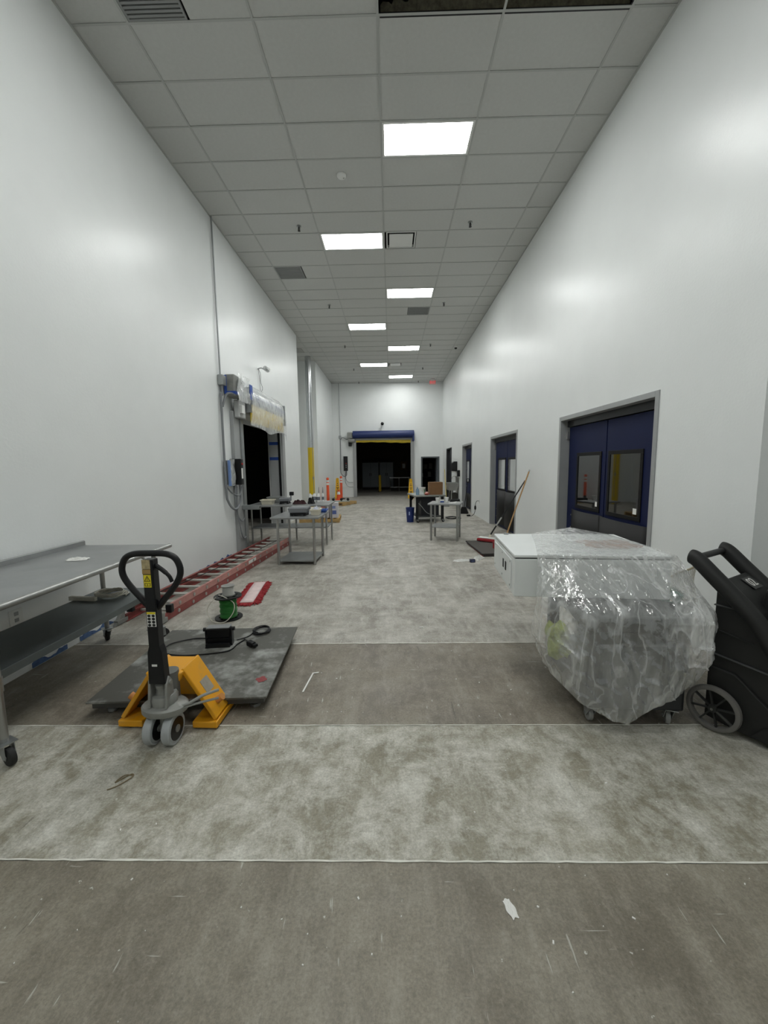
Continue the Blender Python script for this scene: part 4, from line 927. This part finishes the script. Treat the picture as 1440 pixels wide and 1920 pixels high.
def carton(loc, d, rz, label, m, k):
    t = thing('printed_box', label, 'box', loc, rz, 'printed boxes on the pallet')
    MB().bx(-d[0]/2, d[0]/2, -d[1]/2, d[1]/2, 0, d[2]).build('carton', m, t, False, bevel=.004)
    MB().bx(-d[0]*.35, d[0]*.3, -d[1]/2-.002, -d[1]/2, d[2]*.25, d[2]*.5).build('print_panel', mat('print_blue', '5a6aa6', .6), t, False)
    MB().bx(-d[0]*.3, d[0]*.2, -d[1]/2-.002, -d[1]/2, d[2]*.62, d[2]*.8).build('print_panel', mat(('print_red', 'print_blue2')[k % 2], ('a8625a', '7f8cb8')[k % 2], .6), t, False)
M_WBOX = mat('carton_white', 'cfcdd2', .7)
for i, (x, y, d, lab) in enumerate(((-2.05, 12.35, (.3, .3, .5), 'white printed carton in the middle of the loaded pallet'), (-1.75, 12.3, (.24, .3, .46), 'white printed carton at the right end of the loaded pallet'), (-2.4, 12.4, (.34, .3, .3), 'low white printed carton at the left of the loaded pallet'))): carton((x, y, .128), d, .05*i, lab, M_WBOX, i)
# dolly on pallet
t = thing('wheeled_dolly', 'flat grey dolly resting upside down by the far pallet', 'dolly', (-2.28, 17.85, .128), R(12))
MB().bx(-.42, .42, -.25, .25, 0, .03).build('platform', mat('dolly_grey', '99a39e', .6), t, False)
for sx in (-.3, 0.05, .34): MB().lathe([(.0, -.02), (.06, -.02), (.06, .02), (0, .02)], (sx, -.15, .10), 14, 'y').bx(sx-.02, sx+.02, -.18, -.12, .03, .1).build('wheel', M_RUBBER, t)

# ---- delineator posts and wet-floor signs
def post(loc, label, h=1.1):
    t = thing('delineator_post', label, 'safety post', loc, 0, 'orange delineator posts')
    MB().lathe([(0, 0), (.2, 0), (.2, .03), (.07, .06), (0, .06)], n=8).build('base', M_RUBBER, t)
    MB().lathe([(.068, .06), (.06, h-.16), (.04, h-.13), (.0, h-.13)], n=18).build('tube', M_ORANGE, t)
    for z in (h-.30, h-.17): MB().lathe([(.064, z), (.0655, z), (.0645, z+.09), (.063, z+.09)], n=18).build('reflective_band', M_WHITE, t)
    MB().lathe([(.03, h-.13), (.03, h-.09), (.055, h-.07), (.065, h-.02), (.045, h+.03), (0, h+.04)], n=14).build('grip', M_ORANGE, t)
post((-2.88, 18.35, 0), 'orange delineator post against the left wall behind the long table', 1.14)
post((-2.56, 20.7, 0), 'orange delineator post beside the far roll-up door conduit', 1.14)
def wet_sign(loc, label, h, rz):
    t = thing('wet_floor_sign', label, 'sign', loc, rz, 'yellow wet floor signs')
    for s in (-1, 1):
        M = Matrix.Translation((0, s*.13, 0)) @ Matrix.Rotation(s*R(9), 4, 'X')
        mb = MB().prism([(-.15, 0), (.15, 0), (.07, h), (-.07, h)], -.012, .012, 'xz'); mb.v = [tuple(M @ Vector(p)) for p in mb.v]
        o = mb.build('sign_leaf', M_YELSIGN, t, False, bevel=.006)
        if s < 0:
            k = MB()
            for z, w_ in ((.66, .03), (.58, .05), (.48, .06), (.42, .035), (.32, .07), (.26, .06), (.2, .05)): k.bx(-w_, w_, -.0145, -.012, z*h/.9, z*h/.9+.035)
            k.v = [tuple(M @ Vector(p)) for p in k.v]; k.build('black_marks', M_INK, o, False)
    MB().bx(-.06, .06, -.05, .05, h*.96, h*1.02).build('carry_handle', M_YELSIGN, t, False, bevel=.01)
wet_sign((-2.80, 21.1, 0), 'yellow folding floor sign at the far left corner', 1.05, R(8))
wet_sign((1.0, 20.6, 0), 'yellow folding floor sign behind the black workbench', .98, 0)
t = thing('traffic_cone', 'short orange and white cone in front of the far left floor sign', 'cone', (-2.62, 20.1, 0))
MB().bx(-.17, .17, -.17, .17, 0, .03).build('base', M_ORANGE, t, False); MB().cyl((0, 0, .03), (0, 0, .28), .12, .085, n=18).build('lower_cone', M_ORANGE, t); MB().cyl((0, 0, .28), (0, 0, .42), .085, .06, n=18).build('white_collar', M_WHITE, t); MB().cyl((0, 0, .42), (0, 0, .52), .06, .03, n=18).build('tip', M_ORANGE, t)

# ---- right aisle: black workbench, bucket, sink
wb = thing('workbench', 'black-legged workbench with steel top and cardboard box on it', 'workbench', (1.06, 12.35, 0), R(8))
MB().bx(-.47, .47, -.58, .58, .765, .81).build('benchtop', mat('bench_top', '8e918c', .45, .4, var=.1, vscale=5), wb, False, bevel=.008)
for lx in (-.38, .38):
    for ly in (-.5, .5):
        lg = MB().bx(lx-.035, lx+.035, ly-.035, ly+.035, .1, .765).build('leg', M_BLACKM, wb, False); caster(wb, lx, ly, .1, .045, .03, .5)
MB().bx(-.36, .36, -.48, .48, .15, .19).build('lower_shelf', mat('shelf_dark', '4a4c4b', .6), wb, False)
MB().bx(-.24, .30, -.40, .30, .195, .76).build('black_panel_box', mat('box_black', '14161d', .6), wb, False)
for sy in (-.5, .5): MB().prism([(-.345, .765), (-.2, .765), (-.345, .58)], sy-.02, sy+.02, 'xz').build('corner_brace', M_BLACKM, wb, False)
MB().tube(spline([(-.34, -.53, .58), (-.25, -.55, .48), (-.1, -.57, .30), (.1, -.56, .22)], 6), .01, 6).build('hose', M_GALV, wb)
def on_bench(x, y): 
    c, s = math.cos(R(8)), math.sin(R(8)); return (1.06+c*x-s*y, 12.35+s*x+c*y, .811)
t = thing('cardboard_box', 'brown cardboard box standing on the black workbench', 'box', on_bench(.22, -.30), R(6))
MB().bx(-.19, .19, -.13, .13, 0, .37).build('carton', M_CARD, t, False, bevel=.004); MB().bx(-.2, .19, .13, .138, 0, .36).build('flap', mat('card_pale', 'a58a66', .8), t, False); MB().bx(.19, .196, -.12, .12, .02, .36).build('side_flap', mat('card_pale', '', 0), t, False)
t = thing('spray_bottle', 'clear blue liquid spray bottle on the workbench left end', 'bottle', on_bench(-.33, -.32), .4)
MB().lathe([(0, 0), (.05, 0), (.052, .12), (.045, .16), (.018, .20), (.018, .23), (0, .23)], n=18).build('bottle_body', mat('liquid_blue', '7d98ad', .2), t); MB().cyl((0, 0, .23), (0, 0, .26), .02, n=12).bx(-.05, .03, -.015, .015, .26, .295).bx(-.045, -.03, -.006, .006, .21, .26).build('trigger_head', M_WHITE, t, False)
t = thing('mixing_bowl', 'red bowl with green sprig on the workbench', 'bowl', on_bench(-.07, -.42))
MB().lathe([(.03, 0), (.045, 0), (.085, .045), (.08, .047), (.04, .008), (0, .008)], n=20).build('bowl', mat('bowl_red', 'c05040', .5), t); MB().lathe([(0, .0), (.06, .0), (.05, .05), (0, .06)], (0, 0, .035), 14).build('contents', mat('contents_pink', 'd9aaa0', .7), t)
t = thing('plastic_pail', 'white plastic tub beside the cardboard box on the workbench', 'tub', on_bench(-.12, .1))
MB().lathe([(.09, 0), (.12, .18), (.13, .185), (.13, .20), (.115, .20), (.085, .01), (0, .01)], n=20).build('tub', M_WHITE, t); MB().tube([(-.125, 0, .18), (-.13, -.05, .1), (-.1, -.1, .06), (0, -.12, .05), (.1, -.1, .06), (.13, -.05, .1), (.125, 0, .18)], .004, 6).build('bail', M_GALV, t)
crumple('plastic_bag', 'crumpled clear plastic bag on the workbench', 'bag', on_bench(-.18, -.14), .18, .14, .10, mat('bag_clear', 'cfd6d4', .25), None, 31, 10)
tag(MB().tube(spline([on_bench(-.1, -.28), tuple(a_+b_ for a_, b_ in zip(on_bench(-.1, -.27), (0, 0, .08))), tuple(a_+b_ for a_, b_ in zip(on_bench(-.11, -.24), (0, 0, .16)))], 5), [.012]*11, 6).build('green_brush', mat('leaf_green', '47744a', .7), None), 'slim green brush standing behind the red bowl', 'brush')
t = thing('waste_bin', 'dark blue waste bin on the floor beside the workbench', 'bin', (.56, 12.02, 0))
MB().lathe([(0, .01), (.10, .01), (.128, .41), (.136, .42), (.136, .435), (.122, .435), (.095, .02), (0, .02)], n=24).build('bin_body', M_BLUE, t); MB().lathe([(.10, 0), (.104, 0), (.106, .012), (.1, .012)], n=24).build('base_ring', M_BLUE, t); MB().bx(-.05, -.01, -.135, -.128, .22, .32).build('bin_logo', mat('logo_pale', '8c9bc4', .6), t, False)
# items on right small table
def on_rt(x, y):
    c, s = math.cos(R(-15)), math.sin(R(-15)); return (1.24+c*x-s*y, 9.2+s*x+c*y, .841)
for i, (x, y, lab) in enumerate(((-.17, -.13, 'white paper cup at the left on the right-aisle table'), (.02, .02, 'white paper cup at the back right of the blue packet'))):
    t = thing('paper_cup', lab, 'cup', on_rt(x, y), 0, 'white paper cups'); MB().lathe([(0, .004), (.03, .004), (.044, .11), (.047, .113), (.044, .116), (.041, .112), (.028, .008), (0, .008)], n=20).build('cup_body', M_PAPER, t); MB().lathe([(.029, 0), (.031, 0), (.031, .006), (.029, .006)], n=20).build('foot_ring', M_PAPER, t)
t = thing('sachet_packet', 'small white and blue packet between the paper cups', 'packet', on_rt(-.07, -.10), .1)
MB().bx(-.05, .05, -.012, .012, 0, .07).build('packet', M_PAPER, t, False, bevel=.005); MB().bx(-.045, .045, -.014, -.012, .008, .04).build('blue_print', mat('print_navy', '2f4a8e', .5), t, False)
for i, (x, y, r_, lab) in enumerate(((.16, -.12, .3, 'white paper sheet lying on the right-aisle table'), (.24, .05, -.4, 'curled white sheet at the right of the right-aisle table'))): crumple('paper_sheet', lab, 'paper', on_rt(x, y), .16, .13, .012, M_PAPER, 'papers on the right-aisle table', 40+i, 8, r_)
t = thing('hand_brush', 'black hand brush at the right end of the right-aisle table', 'brush', on_rt(.2, .2), .2)
MB().bx(-.13, .1, -.03, .03, .03, .055).build('brush_block', M_BLACK, t, False, bevel=.008); MB().bx(-.13, .1, -.028, .028, 0, .03).build('bristles', M_RUBBER, t, False)
# hand sink on the right wall
t = thing('wall_sink', 'stainless hand sink mounted on the right wall beyond the third door', 'sink', (XR, 17.1, 0))
MB().add([(-.46, -.4, .93), (0, -.4, .93), (0, .4, .93), (-.46, .4, .93), (-.40, -.33, .62), (-.06, -.33, .62), (-.06, .33, .62), (-.40, .33, .62)], [(0, 1, 5, 4), (1, 2, 6, 5), (2, 3, 7, 6), (3, 0, 4, 7), (4, 5, 6, 7)]).build('basin', M_STEEL, t, False, solid=.008)
MB().bx(-.02, -.002, -.4, .4, .93, 1.2).build('splash_back', M_STEEL, t, False)
MB().tube(spline([(-.06, 0, .93), (-.06, 0, 1.12), (-.12, 0, 1.2), (-.22, 0, 1.17), (-.24, 0, 1.08)], 6), .014, 10).build('faucet', M_ALU, t)
MB().cyl((-.22, 0, .62), (-.22, 0, .3), .03, n=12).tube(spline([(-.22, 0, .3), (-.2, 0, .22), (-.1, 0, .24), (-.003, 0, .3)], 5), .025, 10).build('drain', M_GALV, t)
for sy in (-.3, .3): MB().cyl((-.3, sy, 0), (-.3, sy, .63), .018, n=10).build('leg', M_STEEL, t)
MB().bx(-.35, -.05, -.25, .28, .02, .5).build('under_box', mat('under_dark', '2c2a26', .8), t, False)
t = thing('towel_dispenser', 'black paper towel dispenser on the wall above the sink', 'dispenser', (XR, 17.35, 1.4))
MB().prism([(-.24, .02), (0, 0), (0, .42), (-.14, .42), (-.22, .34)], -.17, .17, 'xz').build('cover', M_BLACK, t, False, bevel=.02); MB().bx(-.2, -.05, -.12, .12, -.05, .01).build('paper_tongue', M_PAPER, t, False)
t = thing('soap_dispenser', 'small black soap dispenser on the right wall beside the towel dispenser', 'dispenser', (XR, 16.55, 1.2))
MB().bx(-.11, 0, -.06, .06, 0, .26).build('cover', M_BLACK, t, False, bevel=.015); MB().bx(-.1, -.03, -.03, .03, -.03, 0).build('push_bar', M_GALV, t, False)
t = thing('long_handled_scraper', 'yellow-handled floor scraper leaning at the sink', 'scraper', (2.22, 16.3, 0))
MB().tube([(0, 0, .06), (.02, .25, .55), (-.02, .42, 1.5)], .014, 8).build('pole', mat('pole_yellow', 'd9c465', .5), t); MB().bx(-.12, .12, -.03, .03, 0, .07).build('blade', M_GALV, t, False)
t = thing('lobby_dustpan', 'black long-handled dustpan leaning on the right wall by the third door', 'dustpan', (2.5, 13.9, 0), R(-20))
MB().prism([(-.14, 0), (.14, 0), (.15, .03), (.07, .24), (-.07, .24), (-.15, .03)], -.05, .08, 'xz').build('pan', M_BLACK, t, False, bevel=.01); MB().tube([(0, .02, .2), (.06, .08, .7), (.1, .12, 1.08)], .013, 8).build('handle', M_BLACK, t); MB().tube(spline([(.1, .12, 1.06), (.07, .12, 1.12), (.09, .13, 1.2), (.13, .13, 1.2), (.14, .13, 1.12), (.1, .12, 1.06)], 5), .011, 8).build('grip_ring', M_BLACK, t)
# wall cord & cords on floor
t = thing('hanging_cord', 'black cord with inline adapter hanging from the right wall outlet', 'cord', (XR, 12.85, 0))
MB().tube(spline([(-.01, 0, .53), (-.08, .0, .53), (-.12, .0, .45), (-.13, .0, .38)], 6), .009, 6).tube(spline([(-.13, 0, .25), (-.15, .05, .12), (-.2, .2, .03), (-.25, .35, .015)], 6), .009, 6).build('lead', M_BLACK, t); MB().lathe([(0, 0), (.03, .02), (.034, .09), (.02, .14), (0, .145)], (-.13, 0, .245), 12).build('inline_adapter', M_BLACK, t); MB().bx(-.33, -.22, .3, .4, 0, .05).build('plug_block', M_BLACK, t, False, bevel=.01); MB().bx(-.012, 0, -.05, .05, .46, .58).build('outlet_plate', M_WHITE, t, False)
pts = []; rnd = random.Random(6)
for k in range(40): pts.append((1.95+.22*math.cos(k*.8)+rnd.uniform(-.05, .05), 12.75+.22*math.sin(k*.8)+rnd.uniform(-.06, .06), .012+rnd.random()*.02))
tag(MB().tube(spline(pts, 4), .011, 6).build('cord_heap', M_BLACK, None), 'tangled heap of black cords on the floor behind the right-aisle table', 'cord')
# ---- mats, mops, debris
t = thing('floor_mat', 'grey-brown floor mat on top of the small stack by the right doors', 'mat', (2.06, 8.05, .034), R(3)); MB().bx(-.42, .42, -.68, .62, 0, .022).build('mat_sheet', mat('mat_grey', '4b4743', .75, var=.06, vscale=5), t, False, bevel=.005); MB().bx(-.43, -.42, -.68, .62, 0, .02).build('edge_strip', M_BLACK, t, False)
t = thing('floor_mat', 'dark red-edged floor mat at the bottom of the stack', 'mat', (2.10, 8.02, 0), R(2)); MB().bx(-.44, .42, -.68, .62, 0, .03).build('mat_sheet', mat('mat_dark', '2a2323', .8), t, False, bevel=.005); MB().bx(-.45, -.44, -.68, .62, .002, .024).build('edge_strip', mat('edge_red', '6b2f30', .7), t, False)
t = thing('dust_mop', 'dust mop with white frame, red pad and dark pole leaning on the right wall', 'mop', (2.02, 8.25, .062))
p1 = Vector((.765, .22, 1.28)); p0 = Vector((.05, .25, .10))
Mb = Matrix.Rotation(R(-38), 3, 'Z')
MB().box((.06, .22, .075), (.5, .13, .02), Mb).build('frame', M_WHITE, t, False, bevel=.005); MB().box((.06, .22, .032), (.54, .17, .06), Mb).build('pad', M_REDMOP, t, False, bevel=.02)
pa = p0.lerp(p1, .04); pb = p0.lerp(p1, .35); 
MB().cyl(pa, p0.lerp(p1, .2), .016, n=10).cyl(pb, p1, .013, n=10).build('pole', M_BLACK, t); MB().cyl(p0.lerp(p1, .2), pb, .016, n=10).build('silver_sleeve', M_ALU, t); MB().cyl(p0.lerp(p1, 0)-Vector((0, 0, .02)), pa, .022, n=10).build('swivel', M_BEIGE, t)
t = thing('push_broom', 'push broom with long wooden handle and red bristles leaning on the right wall', 'broom', (2.12, 7.62, .062))
MB().tube([(0.0, .0, .10), (.33, .3, .8), (.635, .54, 1.47)], .014, 10).build('wooden_handle', M_HANDLE, t); MB().tube([(.635, .54, 1.47), (.648, .55, 1.505)], .015, 10).build('handle_tip', M_GALV, t)
MB().box((-.02, 0, .11), (.12, .46, .03), Matrix.Rotation(R(20), 3, 'Z')).build('broom_block', mat('block_red', '8d3238', .6), t, False); MB().box((-.02, 0, .05), (.11, .44, .10), Matrix.Rotation(R(20), 3, 'Z')).build('bristles', M_REDMOP, t, False)
crumple('cloth_rag', 'white crumpled rag on the floor beside the mats', 'rag', (1.55, 7.15, .001), .30, .13, .06, M_PAPER, None, 51, 14, .9)
crumple('plastic_scraps', 'flattened white plastic scraps on the floor left of the rag', 'scrap', (1.25, 7.05, .001), .34, .16, .018, mat('scrap_clear', 'd5d6d2', .35), None, 52, 14, .2)
t = thing('small_box', 'small navy box on the floor beside the white rag', 'box', (1.40, 6.92, 0), .15); MB().bx(-.045, .045, -.03, .03, 0, .055).build('box_body', mat('navy_small', '1e2440', .5), t, False, bevel=.006); MB().bx(-.03, .03, -.032, -.03, .015, .04).build('box_label', mat('lbl', '5a6488', .6), t, False)
# wall scuffs near broom are paint marks of the wall material; small wall sticker
# ---- enclosure on cart under plastic
ct = thing('utility_cart', 'black plastic utility cart under the plastic sheet', 'cart', (1.56, 2.86, 0), R(-4))
w, d = .30, .42
def cart_tray(z, hh, nm):
    mb = MB().bx(-w, w, -d, d, z, z+.02).bx(-w, w, -d, -d+.03, z, z+hh).bx(-w, w, d-.03, d, z, z+hh).bx(-w, -w+.03, -d, d, z, z+hh).bx(w-.03, w, -d, d, z, z+hh)
    mb.build(nm, M_CARTBLK, ct, False, bevel=.012)
cart_tray(.13, .14, 'bottom_tray'); cart_tray(.635, .105, 'top_tray')
for sx in (-w+.045, w-.045):
    for sy in (-d+.045, d-.045): MB().prism([(sx-.04, .2), (sx+.04, .2), (sx+.04, .66), (sx-.04, .66)], sy-.035, sy+.035, 'xz').build('corner_post', M_CARTBLK, ct, False, bevel=.01)
for i, (sx, sy) in enumerate(((-.24, -.37), (.24, -.37), (.24, .37), (-.24, .37))): caster(ct, sx, sy, .13, .05, .03, (1.57, 1.2, .3, 2)[i], wm=mat('caster_grey', '8c8d8b', .5))
# pouch hanging
en = thing('metal_enclosure', 'white steel cabinet lying flat on the cart, half covered in plastic', 'cabinet', (1.44, 3.24, .745), R(-5.2))
W2, D2 = .525, .445
MB().bx(-W2, W2, -D2, D2, 0, .278).build('cabinet_body', M_ENCL, en, False, bevel=.006)
MB().bx(-W2+.008, W2-.008, -D2+.008, D2-.008, .278, .286).build('door_gasket', M_BLACK, en, False)
dr_ = MB().bx(-W2-.004, W2+.004, -D2-.004, D2+.004, .286, .308).build('cabinet_door', M_ENCL, en, False, bevel=.006)
MB().cyl((-W2+.10, D2-.03, .308), (-W2+.10, D2-.03, .318), .022, n=14).build('lock', M_GALV, dr_)
gp = MB().bx(-W2-.006, -W2, -D2+.10, D2-.06, .03, .25).build('gland_plate', M_ENCL, en, False, bevel=.003)
for yy in (-.15, -.05): MB().bx(-W2-.010, -W2-.006, yy-.018, yy+.018, .12, .19).build('cable_slot', M_INK, gp, False, bevel=.003)
sc_ = MB()
for yy in (-D2+.13, 0, D2-.09):
    for zz in (.05, .23): sc_.cyl((-W2-.009, yy, zz), (-W2-.006, yy, zz), .008, n=8)
sc_.build('plate_screws', M_GALV, gp)
crumple('dust_patch', 'reddish brown dust patch on top of the white cabinet under the plastic', 'dust', (1.72, 3.18, 1.0535), .42, .34, .003, mat('dust_red', 'b39c8e', .9, var=.15, vscale=12), None, 61, 10, .0)
o = crumple('hivis_cloth', 'yellow-green cloth bundle hanging on the cart under the plastic', 'cloth', (1.18, 2.66, .40), .15, .24, .12, M_HIVIS, None, 62, 12); o.rotation_euler = (R(75), 0, 0); o.location = (1.12, 2.66, .50); o.data.shade_smooth()
t = thing('grey_tub', 'dark grey tub inside the cart under the plastic sheet', 'tub', (1.56, 2.74, .151)); MB().bx(-.2, .2, -.22, .22, 0, .36).build('tub_body', mat('tub_grey', '55585a', .6, var=.15, vscale=6), t, False, bevel=.03); MB().bx(-.21, .21, -.23, .23, .36, .385).build('tub_lid', mat('tub_lid', '6d6f70', .6), t, False, bevel=.01)
# plastic sheet
def lerp_poly(P, u):
    for (ua, a), (ub, b) in zip(P, P[1:]):
        if u <= ub: 
            k = (u-ua)/(ub-ua); return Vector(a).lerp(Vector(b), k)
    return Vector(P[-1][1])
rings = [
 (0.00, [(0, (1.27, 3.66, 1.062)), (.45, (1.62, 3.66, 1.115)), (.80, (1.92, 3.60, 1.062)), (.90, (2.03, 3.55, .98)), (1, (2.07, 3.52, .80))]),
 (0.16, [(0, (1.16, 3.25, 1.060)), (.45, (1.60, 3.25, 1.070)), (.80, (1.95, 3.20, 1.062)), (.90, (2.03, 3.22, .97)), (1, (2.09, 3.25, .78))]),
 (0.30, [(0, (1.02, 2.80, 1.062)), (.45, (1.50, 2.765, 1.064)), (.80, (1.928, 2.715, 1.064)), (.90, (2.00, 2.80, .96)), (1, (2.08, 3.0, .78))]),
 (0.34, [(0, (1.01, 2.775, 1.02)), (.25, (1.2, 2.755, 1.02)), (.45, (1.50, 2.725, 1.03)), (.80, (1.935, 2.68, 1.03)), (.90, (2.00, 2.76, .95)), (1, (2.08, 2.98, .76))]),
 (0.52, [(0, (1.0, 2.73, .80)), (.10, (1.0, 2.64, .80)), (.25, (1.22, 2.43, .775)), (.45, (1.50, 2.405, .77)), (.80, (1.93, 2.385, .765)), (.90, (2.03, 2.5, .76)), (1, (2.09, 2.85, .74))]),
 (0.56, [(0, (1.0, 2.73, .74)), (.10, (1.0, 2.62, .74)), (.25, (1.22, 2.41, .725)), (.45, (1.50, 2.385, .715)), (.80, (1.94, 2.365, .71)), (.90, (2.04, 2.48, .71)), (1, (2.10, 2.85, .70))]),
 (0.78, [(0, (1.02, 2.90, .50)), (.10, (.99, 2.62, .50)), (.25, (1.17, 2.40, .47)), (.45, (1.48, 2.355, .44)), (.80, (1.93, 2.36, .48)), (.90, (2.05, 2.5, .50)), (1, (2.10, 2.85, .52))]),
 (1.00, [(0, (1.08, 2.92, .34)), (.10, (1.06, 2.62, .29)), (.22, (1.18, 2.42, .19)), (.36, (1.36, 2.375, .10)), (.44, (1.46, 2.37, .075)), (.55, (1.58, 2.37, .17)), (.70, (1.76, 2.38, .255)), (.82, (1.90, 2.42, .33)), (.92, (1.98, 2.6, .38)), (1, (2.02, 2.85, .42))]),
]
NU, NV = 150, 130; rows = []
from mathutils import noise as mnoise
for j in range(NV+1):
    v = j/NV
    k = 0
    while k < len(rings)-2 and v > rings[k+1][0]: k += 1
    va, Pa = rings[k]; vb, Pb = rings[k+1]; s = (v-va)/(vb-va)
    row = []
    for i in range(NU+1):
        u = i/NU; p = lerp_poly(Pa, u).lerp(lerp_poly(Pb, u), s)
        onbox = v < .34 and u < .82
        amp = .0015 if onbox else (.009 if v < .54 else .022*min(1, (v-.5)/.2))
        q = Vector((p.x*9, p.z*3+p.y*2, 3.1))
        n1 = mnoise.noise(q); n2 = mnoise.noise(Vector((p.x*34, p.z*9+p.y*8, 1.7))); n3 = mnoise.noise(Vector((p.x*60, p.z*40, p.y*30)))
        ridge = 1-abs(mnoise.noise(Vector((p.x*14+p.z*6, p.z*7-p.x*3, .4))))*2
        dsp = amp*(n1+.45*n2+.7*max(0, ridge-.55)*2)+amp*.18*n3
        if onbox: p.z += abs(dsp)*1.2+.001
        else:
            nrm = Vector((.0, -1, .15)) if u < .85 else Vector((.8, -.5, .1))
            if u < .08 and v > .5: nrm = Vector((-.9, -.4, 0))
            p = p+nrm*(dsp+(amp*.6 if v < .56 else 0))
        row.append(p)
    rows.append(row)
o = MB().grid(rows).build('plastic_sheet', M_FILM); tag(o, 'clear plastic sheet draped over the white cabinet and cart', 'plastic sheet')

# ---- black machine at the right edge
mc = thing('floor_machine', 'tall black wheeled cleaning machine marked 02 at the right edge', 'machine', (2.06, 2.42, 0), math.atan2(-.85, .53))
# local x = s (towards front), local y: width direction is +y (rot), t
TWd = .52
side = [(-.085, .06), (-.085, .90), (-.02, .915), (.10, .80), (.20, .66), (.34, .50), (.55, .44), (.86, .42), (.90, .36), (.90, .10), (.84, .03), (.06, .03)]
MB().prism(side, .03, TWd-.03, 'xz').build('body_shell', M_MACH, mc, False, bevel=.015)
# raised lower flank panels and ridges
MB().prism([(-.09, .06), (-.09, .40), (.05, .395), (.16, .30), (.24, .235), (.88, .20), (.88, .04), (.05, .04)], .012, .032, 'xz').build('flank_panel', M_MACH, mc, False, bevel=.008)
MB().prism([(.14, .045), (.20, .13), (.26, .155), (.86, .15), (.86, .045)], .002, .014, 'xz').build('skirt_panel', M_MACH, mc, False, bevel=.006)
M_RIDGE = mat('machine_ridge', '3f4040', .5)
MB().beam((-.086, .024, .485), (.22, .024, .455), .022, .008).build('body_ridge', M_RIDGE, mc, False, bevel=.003)
MB().beam((-.086, .024, .80), (.02, .024, .80), .02, .008).build('body_ridge', M_RIDGE, mc, False, bevel=.003)
MB().beam((-.05, .026, .64), (.12, .026, .61), .016, .006).build('body_ridge', M_MACH, mc, False, bevel=.003)
for y in (.01, TWd-.05):
    pts = spline([(-.235, y, 1.085), (-.19, y, 1.07), (-.10, y, .985), (.04, y, .85), (.14, y, .74), (.22, y, .60), (.32, y, .44), (.40, y, .36)], 6)
    rr = [.048]*len(pts); rr[0] = .030; rr[1] = .042; rr[2] = .047
    MB().tube(pts, rr, 14).build('side_arm', M_MACH, mc)
MB().cyl((-.205, 0.0, 1.075), (-.205, TWd-.04, 1.075), .021, n=14).build('grip_bar', M_BLACK, mc)
MB().prism([(-.085, .93), (-.07, .955), (.02, .90), (.14, .78), (.14, .70), (-.085, .85)], .05, TWd-.09, 'xz').build('top_deck', M_MACH, mc, False, bevel=.012)
MB().prism([(.09, .80), (.11, .93), (.30, .78), (.40, .60), (.40, .44), (.2, .5)], .17, TWd-.04, 'xz').build('tank_cover', M_MACH, mc, False, bevel=.02)
sl = math.atan2(-.055, .09)
Mt = Matrix.Translation((.005, .30, .9165)) @ Matrix.Rotation(math.atan2(.055, .09), 4, 'Y') 
pl = MB().bx(-.045, .045, -.06, .06, -.001, .003); pl.v = [tuple(Mt @ Vector(p)) for p in pl.v]; pl.build('number_plate', mat('plate_grey', '3a3b3a', .5), mc, False)
text_mesh('02', .085, M_PAPER, 'number_marking', mc, Mt @ Matrix.Translation((0, 0, .0038)) @ Matrix.Rotation(PI/2, 4, 'Z'), .0006)
# wheels with spokes
for y in (-.03, TWd+.0):
    w = MB().lathe([(.118, -.02), (.128, -.022), (.142, -.016), (.147, 0), (.142, .016), (.128, .022), (.118, .02), (.118, -.02)], (-.03, y, .147), 36, 'y')
    o = w.build('rear_wheel', mat('tyre_grey', '6a6864', .7), mc)
    sp = MB().lathe([(0, -.022), (.022, -.022), (.026, 0), (.022, .02), (0, .02)], (-.03, y, .147), 16, 'y')
    for k in range(8):
        a_ = 2*PI*k/8+.2; sp.beam((-.03+.02*math.cos(a_), y, .147+.02*math.sin(a_)), (-.03+.121*math.cos(a_), y, .147+.121*math.sin(a_)), .010, .014, upv=(0, 1, 0))
        sp.build('wheel_spokes', mat('spoke_grey', '454644', .45), o); MB().cyl((-.03, y-.026, .147), (-.03, y-.022, .147), .008, n=10).build('hub_bolt', M_ALU, o)
MB().cyl((-.03, -.03, .147), (-.03, TWd, .147), .012, n=10).build('axle', M_BLACKM, mc)
for y in (.08, TWd-.08): caster(mc, .75, y, .11, .045, .03, 0)
# net bag behind machine
nb = thing('net_bag', 'white mesh net bag hanging between the machine and the plastic sheet', 'net bag', (2.22, 3.08, 0))
net = MB(); rnd = random.Random(3)
def npt(u, v): return Vector((-.10+.20*u+.05*(1-v), .02*math.sin(6*u)+.03*math.sin(4*v), .62+.30*v*(.6+.4*u)))
for i in range(17):
    u = i/16; net.tube([npt(u, k/10) for k in range(11)], .0018, 4)
for j in range(17):
    v = j/16; net.tube([npt(k/10, v) for k in range(11)], .0018, 4)
o = net.build('mesh_net', mat('net_white', 'b9b6a6', .8), nb); o['kind'] = 'stuff'
MB().tube([npt(k/10, 1) for k in range(11)], .007, 6).tube([npt(0, k/10) for k in range(11)], .006, 6).build('hem_cord', mat('net_cord', 'a29a80', .8), nb)
MB().bx(-.14, .16, .04, .22, 0, .60).build('stand', M_BLACK, nb, False, bevel=.02); MB().lathe([(0, .60), (.09, .60), (.10, .66), (.05, .69), (0, .69)], (.0, .10, 0), 16).build('teal_lid', mat('teal', '3c6b5f', .5), nb)

bpy.context.view_layer.update()
